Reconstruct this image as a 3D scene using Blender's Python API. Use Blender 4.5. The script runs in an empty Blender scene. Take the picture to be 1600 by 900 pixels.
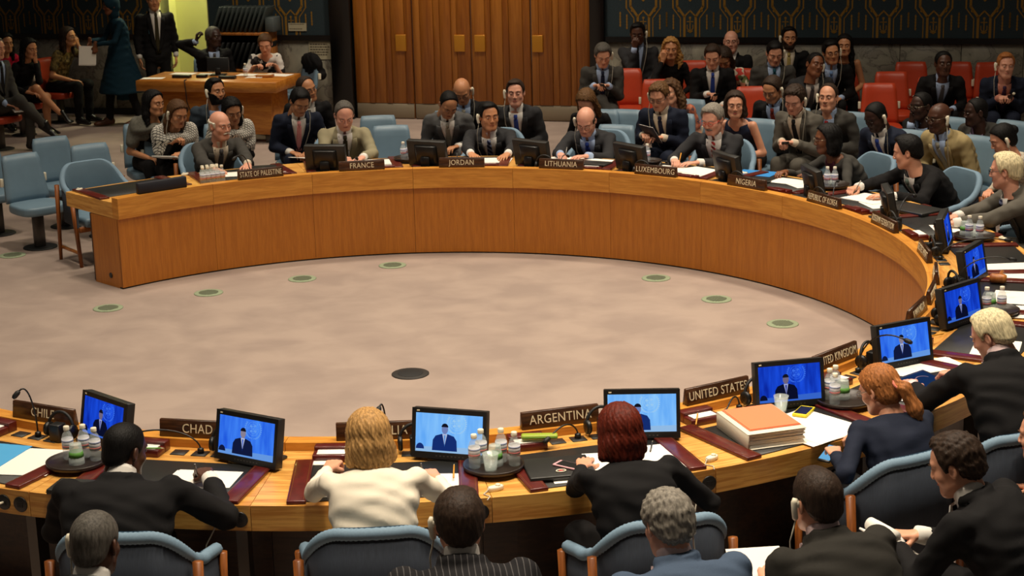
import bpy, bmesh, math, random
import numpy as np
from mathutils import Vector, Matrix

SC = bpy.context.scene
COL = SC.collection
rad = math.radians
random.seed(4)

# ------------------------------------------------------------------ camera
cam_d = bpy.data.cameras.new('camera')
cam = bpy.data.objects.new('camera', cam_d)
COL.objects.link(cam)
cam_d.sensor_width = 36.0
cam_d.lens = 61.65
cam_d.clip_end = 120
cam.matrix_world = (Matrix.Translation((0.7304, -11.1971, 3.4837))
                    @ Matrix.Rotation(rad(90) - 0.25532, 4, 'X') @ Matrix.Rotation(-0.02524, 4, 'Z'))
cam_d.dof.use_dof = True
cam_d.dof.focus_distance = 9.5
cam_d.dof.aperture_fstop = 9.0
SC.camera = cam

# ------------------------------------------------------------------ world, exposure
world = bpy.data.worlds.new('hall_ambient')
SC.world = world
world.use_nodes = True
world.node_tree.nodes['Background'].inputs[0].default_value = (1.0, 0.86, 0.70, 1)
world.node_tree.nodes['Background'].inputs[1].default_value = 0.045
SC.view_settings.view_transform = 'Standard'
SC.view_settings.look = 'None'
SC.view_settings.gamma = 1.0
SC.view_settings.use_curve_mapping = False
SC.view_settings.exposure = 0.0

# ------------------------------------------------------------------ ceiling lamps (above the frame)
def area_lamp(x, y, z, size, watt, spread, col=(1.0, 0.86, 0.68), aim=None):
    l = bpy.data.lights.new('ceiling_lamp', 'AREA')
    l.shape = 'DISK'
    l.size = size
    l.energy = watt
    l.color = col
    l.spread = rad(spread)
    o = bpy.data.objects.new('ceiling_lamp', l)
    COL.objects.link(o)
    o.location = (x, y, z)
    if aim is not None:
        o.rotation_euler = (Vector(aim) - Vector((x, y, z))).to_track_quat('-Z', 'Y').to_euler()
    return o
for k in range(10):
    a = rad(18 + 36 * k)
    area_lamp(4.6 * math.cos(a), 4.6 * math.sin(a), 6.0, 0.45, 45 * (1.0 + 0.45 * math.cos(a - 0.2)), 110)
for x, y in ((-1.4, -1.2), (1.6, 1.2), (1.4, -1.4), (-1.2, 1.5)):
    area_lamp(x, y, 6.0, 0.45, 36, 100)
area_lamp(0.4, -5.4, 6.4, 0.6, 40, 90)
area_lamp(1.8, -4.2, 6.4, 0.6, 40, 90)
for x, y in ((5.0, 5.5), (2.6, 6.8), (-1.0, 7.8)):
    area_lamp(x, y, 5.6, 0.6, 22, 110)
area_lamp(0.6, 8.3, 5.6, 0.6, 44, 90, aim=(0.3, 10.4, 1.2))
area_lamp(-2.6, 8.6, 5.4, 0.4, 22, 90)

# ------------------------------------------------------------------ materials
def srgb(c):
    return tuple((x / 255 / 12.92) if x / 255 <= 0.04045 else ((x / 255 + 0.055) / 1.055) ** 2.4 for x in c)
MATS = {}
def mat(name, c, rough=0.6, metal=0.0, spec=0.5, noise=0.0, nscale=40.0, bump=0.0, bscale=300.0, emit=0.0, alpha=1.0, trans=0.0,
        stretch=(1, 1, 1), sheen=0.0, coat=0.0):
    if name in MATS:
        return MATS[name]
    m = bpy.data.materials.new(name)
    m.use_nodes = True
    nt = m.node_tree
    b = nt.nodes['Principled BSDF']
    lin = srgb(c)
    b.inputs['Base Color'].default_value = (*lin, 1)
    b.inputs['Roughness'].default_value = rough
    b.inputs['Metallic'].default_value = metal
    b.inputs['Specular IOR Level'].default_value = spec
    if trans: b.inputs['Transmission Weight'].default_value = trans
    if sheen: b.inputs['Sheen Weight'].default_value = sheen
    if coat: b.inputs['Coat Weight'].default_value = coat
    if emit:
        b.inputs['Emission Color'].default_value = (*lin, 1)
        b.inputs['Emission Strength'].default_value = emit
    tc = nt.nodes.new('ShaderNodeTexCoord')
    mp = nt.nodes.new('ShaderNodeMapping')
    mp.inputs['Scale'].default_value = stretch
    nt.links.new(tc.outputs['Object'], mp.inputs[0])
    if noise:
        n = nt.nodes.new('ShaderNodeTexNoise')
        n.inputs['Scale'].default_value = nscale
        n.inputs['Detail'].default_value = 4
        nt.links.new(mp.outputs[0], n.inputs['Vector'])
        r = nt.nodes.new('ShaderNodeValToRGB')
        r.color_ramp.elements[0].position = 0.3
        r.color_ramp.elements[1].position = 0.7
        r.color_ramp.elements[0].color = (*[x * (1 - noise) for x in lin], 1)
        r.color_ramp.elements[1].color = (*[min(1, x * (1 + noise)) for x in lin], 1)
        nt.links.new(n.outputs[0], r.inputs[0])
        nt.links.new(r.outputs[0], b.inputs['Base Color'])
    if bump:
        n2 = nt.nodes.new('ShaderNodeTexNoise')
        n2.inputs['Scale'].default_value = bscale
        n2.inputs['Detail'].default_value = 2
        nt.links.new(mp.outputs[0], n2.inputs['Vector'])
        bp = nt.nodes.new('ShaderNodeBump')
        bp.inputs['Strength'].default_value = bump
        bp.inputs['Distance'].default_value = 0.004
        nt.links.new(n2.outputs[0], bp.inputs['Height'])
        nt.links.new(bp.outputs[0], b.inputs['Normal'])
    MATS[name] = m
    return m

def wood(name, c1, c2, scale, uv=True, rough=0.38, rings=5.0):
    """c1 light, c2 dark grain; scale stretches the grain (small = long)."""
    if name in MATS: return MATS[name]
    m = bpy.data.materials.new(name); m.use_nodes = True
    nt = m.node_tree; b = nt.nodes['Principled BSDF']
    tc = nt.nodes.new('ShaderNodeTexCoord'); mp = nt.nodes.new('ShaderNodeMapping')
    mp.inputs['Scale'].default_value = scale
    nt.links.new(tc.outputs['UV' if uv else 'Object'], mp.inputs[0])
    n = nt.nodes.new('ShaderNodeTexNoise'); n.inputs['Scale'].default_value = rings; n.inputs['Detail'].default_value = 6
    n.inputs['Distortion'].default_value = 0.6
    nt.links.new(mp.outputs[0], n.inputs['Vector'])
    n2 = nt.nodes.new('ShaderNodeTexNoise'); n2.inputs['Scale'].default_value = rings * 0.22; n2.inputs['Detail'].default_value = 2
    nt.links.new(mp.outputs[0], n2.inputs['Vector'])
    mx = nt.nodes.new('ShaderNodeMath'); mx.operation = 'ADD'
    nt.links.new(n.outputs[0], mx.inputs[0]); nt.links.new(n2.outputs[0], mx.inputs[1])
    r = nt.nodes.new('ShaderNodeValToRGB')
    r.color_ramp.elements[0].position = 0.72; r.color_ramp.elements[1].position = 1.25 if False else 1.0
    mm = nt.nodes.new('ShaderNodeMath'); mm.operation = 'MULTIPLY'; mm.inputs[1].default_value = 0.86
    nt.links.new(mx.outputs[0], mm.inputs[0])
    nt.links.new(mm.outputs[0], r.inputs[0])
    r.color_ramp.elements[0].color = (*srgb(c2), 1); r.color_ramp.elements[1].color = (*srgb(c1), 1)
    nt.links.new(r.outputs[0], b.inputs['Base Color'])
    b.inputs['Roughness'].default_value = rough
    MATS[name] = m
    return m

W_DESK = wood('honey_oak_desk', (228, 174, 90), (192, 130, 54), (1.2, 14, 14))
W_BAND = wood('honey_oak_band', (216, 150, 60), (192, 124, 42), (1.2, 14, 14))
W_PANEL = wood('brown_oak_panel', (188, 116, 34), (172, 102, 26), (30, 1.6, 1.0))
W_OBJ = wood('oak_furniture', (190, 120, 52), (150, 84, 30), (10, 10, 1.2), uv=False)
W_CHAIR = wood('chair_wood', (150, 86, 34), (112, 60, 22), (10, 10, 1.2), uv=False)
W_SIDE = wood('oak_side_desk', (196, 130, 50), (166, 98, 30), (1.2, 9, 9), uv=False)
W_DOOR1 = wood('door_plank_wood', (172, 108, 38), (152, 90, 27), (9, 9, 0.55), uv=False)
W_DOOR2 = wood('door_plank_wood_darker', (160, 96, 30), (136, 76, 20), (9, 9, 0.55), uv=False)
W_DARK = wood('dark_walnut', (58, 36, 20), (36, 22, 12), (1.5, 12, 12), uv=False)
W_PLATE = wood('nameplate_walnut', (84, 52, 30), (52, 30, 16), (2, 16, 16), uv=False, rough=0.3)
M_BLACK = mat('black_plastic', (20, 20, 20), 0.38)
M_BLACKM = mat('matt_black', (13, 13, 13), 0.6)
M_BEZEL = mat('dark_grey_bezel', (38, 38, 36), 0.42)
M_PAD = mat('black_leather_pad', (34, 34, 32), 0.42, bump=0.15, bscale=500)
M_BURG = mat('burgundy_leather', (88, 26, 20), 0.3, noise=0.25, nscale=30, coat=0.2)
M_GOLD = mat('gold_tooling', (150, 100, 50), 0.35, metal=0.7)
M_PAPER = mat('white_paper', (240, 236, 226), 0.8)
M_CREAM = mat('cream_plastic', (232, 224, 200), 0.4)
M_STEEL = mat('brushed_steel', (140, 128, 108), 0.4, metal=0.3)
M_POST = mat('grey_metal_post', (92, 88, 84), 0.42, metal=0.7)
M_BLUE = mat('light_blue_leather', (108, 133, 150), 0.42, noise=0.05, nscale=9, bump=0.08, bscale=220)
M_BLUEF = mat('light_blue_ribbed_fabric', (112, 138, 158), 0.75, noise=0.08, nscale=120)
M_SLATE = mat('slate_blue_fabric', (34, 42, 54), 0.85, noise=0.15, nscale=250, stretch=(1, 1, 0.1))
M_RED = mat('red_leather', (184, 62, 30), 0.4, noise=0.06, nscale=9)
M_GLASS = mat('clear_plastic', (225, 236, 232), 0.08, spec=0.6)
M_GLASS.node_tree.nodes['Principled BSDF'].inputs['Alpha'].default_value = 0.25
M_WATER = mat('bottle_label', (206, 206, 210), 0.5, alpha=1)
M_LBLUE = mat('bottle_label_band', (206, 120, 116), 0.5)
M_LETTER = mat('ivory_lettering', (226, 212, 178), 0.5)
M_TRAY = mat('dark_brown_tray', (40, 30, 24), 0.35)
M_LEAF = mat('lime_green_paper', (90, 150, 60), 0.6)

# ------------------------------------------------------------------ mesh helpers
def link(o, parent=None):
    COL.objects.link(o)
    if parent is not None: o.parent = parent
    return o
def new_obj(name, me, parent=None, m=None):
    o = bpy.data.objects.new(name, me)
    if m is not None and not me.materials: me.materials.append(m)
    return link(o, parent)
def tag(o, label=None, cat=None, group=None, kind=None):
    if label: o['label'] = label
    if cat: o['category'] = cat
    if group: o['group'] = group
    if kind: o['kind'] = kind
    return o
def empty(name, loc, rz=0.0, label=None, cat=None, group=None, kind=None):
    o = bpy.data.objects.new(name, None)
    COL.objects.link(o)
    o.empty_display_size = 0.1
    o.location = loc
    o.rotation_euler = (0, 0, rad(rz))
    return tag(o, label, cat, group, kind)
def np_mesh(name, V, F, smooth=True):
    me = bpy.data.meshes.new(name)
    V = np.asarray(V, np.float32); F = np.asarray(F, np.int32)
    me.vertices.add(len(V)); me.vertices.foreach_set('co', V.ravel())
    n = F.shape[1]
    me.loops.add(F.size); me.loops.foreach_set('vertex_index', F.ravel())
    me.polygons.add(len(F)); me.polygons.foreach_set('loop_start', np.arange(len(F), dtype=np.int32) * n)
    me.polygons.foreach_set('use_smooth', np.full(len(F), smooth))
    me.update(calc_edges=True)
    return me
class MB:
    """collects simple shapes into one mesh"""
    def __init__(s): s.v = []; s.f = []; s.uv = None; s.sm = []
    def add(s, vs, fs, smooth=False):
        b = len(s.v); s.v += [tuple(x) for x in vs]
        for f in fs: s.f.append(tuple(b + i for i in f)); s.sm.append(smooth)
        return s
    def box(s, x0, x1, y0, y1, z0, z1, M=None):
        vs = [(x, y, z) for x in (x0, x1) for y in (y0, y1) for z in (z0, z1)]
        if M is not None: vs = [M @ Vector(v) for v in vs]
        return s.add(vs, [(0, 1, 3, 2), (4, 6, 7, 5), (0, 4, 5, 1), (2, 3, 7, 6), (0, 2, 6, 4), (1, 5, 7, 3)])
    def prism(s, pts, z0, z1, M=None):
        n = len(pts); vs = [(p[0], p[1], z0) for p in pts] + [(p[0], p[1], z1) for p in pts]
        if M is not None: vs = [M @ Vector(v) for v in vs]
        return s.add(vs, [tuple(range(n - 1, -1, -1)), tuple(range(n, 2 * n))] + [(i, (i + 1) % n, n + (i + 1) % n, n + i) for i in range(n)])
    def tube(s, pts, r, n=8, cap=True):
        pts = [Vector(p) for p in pts]; rs = r if isinstance(r, (list, tuple)) else [r] * len(pts)
        up = Vector((0.13, 0.21, 0.97)); vs = []; t0 = None; u = None
        for i, p in enumerate(pts):
            t = (pts[min(i + 1, len(pts) - 1)] - pts[max(i - 1, 0)]).normalized()
            if u is None: u = t.cross(up).normalized()
            u = (u - t * u.dot(t)).normalized(); w = t.cross(u)
            vs += [p + (u * math.cos(2 * math.pi * k / n) + w * math.sin(2 * math.pi * k / n)) * rs[i] for k in range(n)]
        fs = [(i * n + k, i * n + (k + 1) % n, (i + 1) * n + (k + 1) % n, (i + 1) * n + k) for i in range(len(pts) - 1) for k in range(n)]
        if cap: fs += [tuple(range(n - 1, -1, -1)), tuple((len(pts) - 1) * n + k for k in range(n))]
        return s.add(vs, fs, True)
    def lathe(s, prof, n=20, c=(0, 0, 0), sx=1, sy=1):
        vs = [(c[0] + r * sx * math.cos(2 * math.pi * k / n), c[1] + r * sy * math.sin(2 * math.pi * k / n), c[2] + z) for r, z in prof for k in range(n)]
        fs = [(i * n + k, i * n + (k + 1) % n, (i + 1) * n + (k + 1) % n, (i + 1) * n + k) for i in range(len(prof) - 1) for k in range(n)]
        fs += [tuple(range(n - 1, -1, -1)), tuple((len(prof) - 1) * n + k for k in range(n))]
        return s.add(vs, fs, True)
    def me(s, name='mesh'):
        me = bpy.data.meshes.new(name); me.from_pydata(s.v, [], s.f); me.update()
        me.polygons.foreach_set('use_smooth', s.sm)
        return me
    def obj(s, name, m, parent=None): return new_obj(name, s.me(name), parent, m)
def bev(o, w=0.004, seg=2):
    """bevelled copy of the object's mesh, in place"""
    bm = bmesh.new(); bm.from_mesh(o.data)
    bmesh.ops.recalc_face_normals(bm, faces=bm.faces)
    bmesh.ops.bevel(bm, geom=[e for e in bm.edges if e.calc_face_angle(0) > 0.5], offset=w, segments=seg, affect='EDGES', profile=0.6)
    for f in bm.faces: f.smooth = True
    bm.to_mesh(o.data); bm.free()
    return o
def rbox(name, x0, x1, y0, y1, z0, z1, m, parent=None, w=0.006, seg=2, M=None):
    return bev(MB().box(x0, x1, y0, y1, z0, z1, M).obj(name, m, parent), w, seg)
def pol(r, a, z=0.0): return Vector((r * math.cos(rad(a)), r * math.sin(rad(a)), z))
def sector(name, r0, r1, z0, z1, a0, a1, m, parent=None, n=10, cut=0.0):
    """ring-segment block with UVs: u along the arc, v across"""
    vs = []
    for i in range(n + 1):
        a = rad(a0 + (a1 - a0) * i / n)
        for r, z in ((r0, z0), (r1, z0 + cut), (r1, z1), (r0, z1)): vs.append((r * math.cos(a), r * math.sin(a), z))
    fs = []; uvs = []
    prof = ((0, 0), (r1 - r0, 0.0), (r1 - r0 + z1 - z0, 0), (2 * (r1 - r0) + z1 - z0, 0), (2 * (r1 - r0 + z1 - z0), 0))
    acc = [p[0] for p in prof]
    rm = (r0 + r1) / 2; off = a0 * 0.37
    for i in range(n):
        u0 = rad(a0 + (a1 - a0) * i / n) * rm + off; u1 = rad(a0 + (a1 - a0) * (i + 1) / n) * rm + off
        for k in range(4):
            k2 = (k + 1) % 4
            fs.append((i * 4 + k, (i + 1) * 4 + k, (i + 1) * 4 + k2, i * 4 + k2))
            uvs += [(u0, acc[k] + off), (u1, acc[k] + off), (u1, acc[k + 1] + off), (u0, acc[k + 1] + off)]
    fs.append((0, 1, 2, 3)); uvs += [(r0, z0), (r1, z0), (r1, z1), (r0, z1)]
    e = n * 4; fs.append((e + 3, e + 2, e + 1, e)); uvs += [(r0, z1), (r1, z1), (r1, z0), (r0, z0)]
    me = bpy.data.meshes.new(name); me.from_pydata(vs, [], fs)
    ul = me.uv_layers.new(name='UVMap'); ul.data.foreach_set('uv', np.array(uvs, np.float32).ravel())
    me.update()
    return new_obj(name, me, parent, m)
def copy_tree(o, parent=None):
    c = o.copy(); COL.objects.link(c)
    if parent is not None: c.parent = parent
    for ch in o.children: copy_tree(ch, c)
    return c

# ================================================================== setting
def carpet_material():
    m = bpy.data.materials.new('dusty_rose_carpet'); m.use_nodes = True
    nt = m.node_tree; b = nt.nodes['Principled BSDF']; b.inputs['Roughness'].default_value = 0.95
    b.inputs['Specular IOR Level'].default_value = 0.1
    tc = nt.nodes.new('ShaderNodeTexCoord')
    cols = []
    mp = nt.nodes.new('ShaderNodeMapping'); mp.inputs['Scale'].default_value = (1.0, 1.15, 1); mp.inputs['Rotation'].default_value = (0, 0, 0.35)
    nt.links.new(tc.outputs['Object'], mp.inputs[0])
    n = nt.nodes.new('ShaderNodeTexNoise'); n.inputs['Scale'].default_value = 2.2; n.inputs['Detail'].default_value = 7; n.inputs['Distortion'].default_value = 0.3
    nt.links.new(mp.outputs[0], n.inputs['Vector'])
    r = nt.nodes.new('ShaderNodeValToRGB'); r.color_ramp.elements[0].position = 0.36; r.color_ramp.elements[1].position = 0.62
    r.color_ramp.elements[0].color = (*srgb((150, 134, 125)), 1); r.color_ramp.elements[1].color = (*srgb((165, 148, 137)), 1)
    nt.links.new(n.outputs[0], r.inputs[0]); nt.links.new(r.outputs[0], b.inputs['Base Color'])
    n2 = nt.nodes.new('ShaderNodeTexNoise'); n2.inputs['Scale'].default_value = 260
    nt.links.new(tc.outputs['Object'], n2.inputs['Vector'])
    bp = nt.nodes.new('ShaderNodeBump'); bp.inputs['Strength'].default_value = 0.3; bp.inputs['Distance'].default_value = 0.004
    nt.links.new(n2.outputs[0], bp.inputs['Height']); nt.links.new(bp.outputs[0], b.inputs['Normal'])
    return m
fl = MB().box(-14, 14, -14, 16, -0.1, 0.0).obj('floor', carpet_material())
tag(fl, kind='structure')

# wall frame: local x runs along the far wall (left to right), local -y points into the room
WANG = -14.9
W0 = Vector((-1.172, 10.848, 0))
WD = Vector((math.cos(rad(WANG)), math.sin(rad(WANG)), 0)); WN = Vector((WD.y, -WD.x, 0))
def wp(u, d, z=0.0): return W0 + WD * u + WN * d + Vector((0, 0, z))
M_WALLDARK = mat('dark_wall_fabric', (16, 22, 24), 0.9)
M_TAPE = mat('blue_green_damask', (30, 46, 52), 0.8, noise=0.2, nscale=60)
M_TGOLD = mat('gold_damask_thread', (136, 98, 22), 0.7)
def marble():
    m = bpy.data.materials.new('grey_marble'); m.use_nodes = True
    nt = m.node_tree; b = nt.nodes['Principled BSDF']; b.inputs['Roughness'].default_value = 0.35
    tc = nt.nodes.new('ShaderNodeTexCoord'); oi = nt.nodes.new('ShaderNodeObjectInfo')
    ad = nt.nodes.new('ShaderNodeVectorMath'); ad.operation = 'ADD'
    nt.links.new(tc.outputs['Object'], ad.inputs[0])
    sc = nt.nodes.new('ShaderNodeMath'); sc.operation = 'MULTIPLY'; sc.inputs[1].default_value = 30
    nt.links.new(oi.outputs['Random'], sc.inputs[0]); nt.links.new(sc.outputs[0], ad.inputs[1])
    n = nt.nodes.new('ShaderNodeTexNoise'); n.inputs['Scale'].default_value = 3.2; n.inputs['Detail'].default_value = 7; n.inputs['Distortion'].default_value = 1.8
    nt.links.new(ad.outputs[0], n.inputs['Vector'])
    r = nt.nodes.new('ShaderNodeValToRGB'); e = r.color_ramp.elements
    e[0].position = 0.3; e[0].color = (*srgb((104, 100, 88)), 1); e[1].position = 0.75; e[1].color = (*srgb((150, 145, 128)), 1)
    v = e.new(0.5); v.color = (*srgb((128, 124, 110)), 1); v2 = e.new(0.475); v2.color = (*srgb((84, 80, 70)), 1); v3 = e.new(0.45); v3.color = (*srgb((124, 118, 106)), 1)
    nt.links.new(n.outputs[0], r.inputs[0]); nt.links.new(r.outputs[0], b.inputs['Base Color'])
    return m
M_MARB = marble()
wall = MB()
H_W = 5.6
for u0, u1 in ((-10, -2.63), (-1.96, 0.0), (3.03, 13.0)): wall.box(u0, u1, 0.05, 0.3, 0, H_W)
wall.box(0.0, 3.03, 0.05, 0.3, 3.4, H_W); wall.box(-2.63, -1.96, 0.05, 0.3, 3.0, H_W)
wallo = wall.obj('wall_back', M_WALLDARK); wallo.location = W0; wallo.rotation_euler = (0, 0, rad(WANG)); tag(wallo, kind='structure')
def wallpart(mb, name, m): return mb.obj(name, m, wallo)
# marble wainscot, slab by slab
def slabs(u0, u1, n):
    w = (u1 - u0) / n
    for i in range(n):
        rbox('marble_panel', u0 + i * w + 0.003, u0 + (i + 1) * w - 0.003, -0.004 * (i % 2), 0.05, 0.08, 0.983, M_MARB, wallo, 0.003, 1)
slabs(-10.0, -2.66, 11); slabs(-1.93, -0.3, 2); slabs(3.24, 12.9, 14)
M_RAILM = mat('black_lacquer_rail', (10, 10, 10), 0.4)
for u0, u1 in ((-10, -2.63), (-1.96, -0.29), (3.2, 13.0)):
    MB().box(u0, u1, -0.035, 0.05, 0.985, 1.05).obj('trim_rail', M_RAILM, wallo)
    MB().box(u0, u1, -0.02, 0.05, 0.0, 0.078).obj('baseboard_back', M_RAILM, wallo)
# woven damask hangings above the rail
for u0, u1 in ((-10, -2.64), (-1.95, -0.29), (3.21, 13.0)):
    MB().box(u0, u1, 0.0, 0.05, 1.05, H_W).obj('damask_hanging', M_TAPE, wallo)
def damask(u0, u1):
    """gold woven motif: linked bands, anchors, wheat and clusters of hearts"""
    mb = MB()
    T = 0.028
    def st(p, q, t=T):
        p = Vector((p[0], 0, p[1])); q = Vector((q[0], 0, q[1])); d = (q - p).normalized(); n = Vector((-d.z, 0, d.x)) * t / 2
        e = d * t * 0.3
        c = [p - n - e, q - n + e, q + n + e, p + n - e]
        vs = [(x.x, -0.003, x.z) for x in c] + [(x.x, 0.001, x.z) for x in c]
        mb.add(vs, [(0, 1, 2, 3), (0, 4, 5, 1), (1, 5, 6, 2), (2, 6, 7, 3), (3, 7, 4, 0)])
    def blob(cx, cz, r, sz=1.0, heart=False):
        pts = []
        for k in range(12):
            a = 2 * math.pi * k / 12; x = math.cos(a); z = math.sin(a)
            if heart: x, z = 1.05 * math.sin(a) ** 3, (13 * math.cos(a) - 5 * math.cos(2 * a) - 2 * math.cos(3 * a)) / 16
            pts.append((cx + x * r, cz + z * r * sz))
        n = 12
        mb.add([(p[0], -0.003, p[1]) for p in pts] + [(p[0], 0.001, p[1]) for p in pts], [tuple(range(n))] + [(i, n + i, n + (i + 1) % n, (i + 1) % n) for i in range(n)])
    P = 0.563
    k = math.floor(u0 / P)
    while k * P < u1:
        for zb in (1.05, 2.37, 3.69):
            c = k * P + 0.30; L = lambda x: c + x
            if c - 0.29 < u0 or c + 0.29 > u1: continue
            z = lambda v: zb + v
            for s in (-1, 1):
                st((L(s * .068), z(0.0)), (L(s * .068), z(.24))); st((L(s * .068), z(.24)), (L(s * .0), z(.31)), .016)
                st((L(s * .068), z(.24)), (L(s * .155), z(.36))); st((L(s * .155), z(.36)), (L(s * .155), z(.62)))
                st((L(s * .115), z(.0)), (L(s * .115), z(.22)), .012); st((L(s * .115), z(.22)), (L(s * .205), z(.34)), .012)
                st((L(s * .205), z(.34)), (L(s * .205), z(.50)), .018); st((L(s * .205), z(.50)), (L(s * .281), z(.58)), .018)
                st((L(s * .281), z(.44)), (L(s * .205), z(.56)), .018)
                st((L(s * .155), z(.62)), (L(s * .06), z(.74))); st((L(s * .06), z(.74)), (L(s * .06), z(1.1)), .016)
                blob(L(s * .135), z(.31), .016)
                for j, (dx, h) in enumerate(((.20, .12), (.281, .22))):
                    for q in range(5): blob(L(s * dx), z(.07 + q * .035 + h * .3), .010, 2.0)
                st((L(0), z(.06)), (L(s * .035), z(.10)), .010); st((L(0), z(.05)), (L(s * .03), z(.07)), .010)
                st((L(s * .034), z(.10)), (L(s * .034), z(.14)), .010)
            st((L(0), z(.05)), (L(0), z(.21)), .012); st((L(-.035), z(.18)), (L(.035), z(.18)), .010); blob(L(0), z(.225), .015)
            for q, (dx, dz) in enumerate(((0, .44), (-.055, .475), (.055, .475), (0, .51), (-.055, .55), (.055, .55), (0, .585), (-.085, .52), (.085, .52))): blob(L(dx), z(dz), .024, 1.1, True)
        k += 1
    o = mb.obj('damask_motif', M_TGOLD, wallo); tag(o, kind='stuff')
damask(3.22, 12.0); damask(-1.95, -0.28); damask(-8.0, -2.66)
# black door columns
for u0, u1 in ((-0.29, -0.02), (3.03, 3.21)):
    rbox('black_column', u0, u1, -0.07, 0.05, 0, H_W, M_RAILM, wallo, 0.004, 1)
# lit doorway at the left: reveals, back wall and the lamp inside it
M_PALE = mat('pale_yellow_paint', (226, 226, 150), 0.7)
MB().box(-2.65, -2.63, 0.0, 0.5, 0, 3.0).obj('door_reveal', M_PALE, wallo)
MB().box(-1.96, -1.94, 0.0, 0.5, 0, 3.0).obj('door_reveal', M_PALE, wallo)
MB().box(-2.65, -1.94, 0.5, 0.55, 0, 3.0).obj('door_reveal', M_PALE, wallo)
MB().box(-2.65, -1.94, 0.0, 0.5, 3.0, 3.02).obj('door_reveal', M_PALE, wallo)
pl = area_lamp(*wp(-2.2, -0.22, 2.95), 0.3, 34, 150, (1.0, 0.95, 0.62))
# wooden doors: four leaves of upright planks, push plates, kick plates
LEAF = [(0.0, 0.76), (0.775, 1.515), (1.53, 2.275), (2.29, 3.025)]
PUSH = [0.62, 1.38, 1.64, 2.37]
M_PUSH = mat('brass_push_plate', (190, 130, 40), 0.4, metal=0.4)
for i, (u0, u1) in enumerate(LEAF):
    d = MB().box(u0, u1, 0.03, 0.06, 0.005, 3.4).obj('door_%d' % (i + 1), W_DOOR2)
    d.location = W0; d.rotation_euler = (0, 0, rad(WANG)); tag(d, kind='structure')
    ws = [1.3, 0.55, 1.1, 0.6, 1.3, 0.7]
    if i % 2: ws = ws[::-1]
    tot = sum(ws); x = u0
    for j, w in enumerate(ws):
        w *= (u1 - u0) / tot
        rbox('plank', x + 0.002, x + w - 0.002, 0.008 - 0.004 * (j % 2), 0.032, 0.20, 3.4, W_DOOR1 if j % 2 == 0 else W_DOOR2, d, 0.003, 1)
        x += w
    rbox('kick_plate', u0 + 0.004, u1 - 0.004, 0.012, 0.032, 0.012, 0.196, M_STEEL, d, 0.002, 1)
    rbox('push_plate', PUSH[i] - 0.068, PUSH[i] + 0.068, -0.02, 0.01, 0.855, 1.06, M_PUSH, d, 0.006, 2)
# notices on the wall
M_SIGN = mat('ivory_notice', (176, 168, 140), 0.7); M_INK = mat('dark_print', (84, 74, 60), 0.8)
def notice(u0, u1, z0, z1, rows, label, header=False):
    e = empty('wall_notice', wp(u0, 0.012, z0), WANG, label, 'sign')
    w = u1 - u0; h = z1 - z0
    MB().box(0, w, 0, 0.006, 0, h).obj('board', M_SIGN, e)
    rr = random.Random(int(u0 * 100)); mb = MB()
    for k in range(rows):
        zz = h * (0.86 - k * 0.74 / max(rows - 1, 1) * 0.8); x = 0.05 * w; end = w * rr.uniform(0.75, 0.95)
        while x < end:
            q = w * rr.uniform(0.05, 0.13); mb.box(x, min(x + q, end), -0.0015, 0, zz - h * 0.035, zz + h * (0.035 if not header else 0.05)); x += q + w * 0.025
    mb.obj('printed_lines', M_INK, e)
notice(-0.86, -0.62, 1.10, 1.20, 2, 'small ivory notice fixed on the dark damask above the marble', True)
notice(-0.60, -0.295, 0.745, 0.965, 5, 'larger square ivory notice with rows of print on the marble')

# carpet outlets
M_OUT = mat('green_carpet_outlet', (138, 150, 122), 0.9, noise=0.1, nscale=60); M_OUTD = mat('outlet_grille', (104, 112, 90), 0.7); M_DARKO = mat('dark_outlet', (34, 30, 26), 0.6)
outs = [((-2.38, 1.84), 'first'), ((-1.67, 2.23), ''), ((-.97, 2.61), ''), ((-.26, 2.99), ''), ((1.88, 2.34), ''), ((2.28, 1.65), ''), ((2.67, .93), ''), ((-3.62, 3.71), '')]
names = ['green carpet outlet out on the open floor before the table end', 'green carpet outlet in front of the STATE OF PALESTINE table face', 'green carpet outlet in front of the FRANCE nameplate',
         'green carpet outlet nearest the foot of the table below JORDAN', 'green carpet outlet on the floor below the NIGERIA nameplate', 'green carpet outlet on the floor below REPUBLIC OF KOREA',
         'green carpet outlet closest to the UNITED KINGDOM plate', 'green carpet outlet beneath the row of empty blue chairs']
for ((x, y), _), nm in zip(outs, names):
    e = empty('floor_outlet', (x, y, 0), math.degrees(math.atan2(y, x)) + 90, nm, 'outlet', 'outlets in the carpet')
    MB().lathe([(0.115, 0.0), (0.115, 0.004), (0.105, 0.006)], 28).obj('rim', M_OUT, e)
    g = MB()
    for k in range(-4, 5):
        w = math.sqrt(max(0.075 ** 2 - (k * 0.016) ** 2, 0)); g.box(-w, w, k * 0.016 - 0.005, k * 0.016 + 0.005, 0.006, 0.009)
    g.obj('grille', M_OUTD, e)
e = empty('floor_outlet', (0.04, -0.05, 0), 0, 'dark round floor plate in the middle of the carpet', 'outlet')
MB().lathe([(0.125, 0.0), (0.125, 0.005), (0.118, 0.008)], 32).obj('cover', M_DARKO, e)
MB().lathe([(0.085, 0.008), (0.085, 0.0095), (0.083, 0.0100)], 28).obj('inner_lid', M_BLACKM, e)

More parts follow.
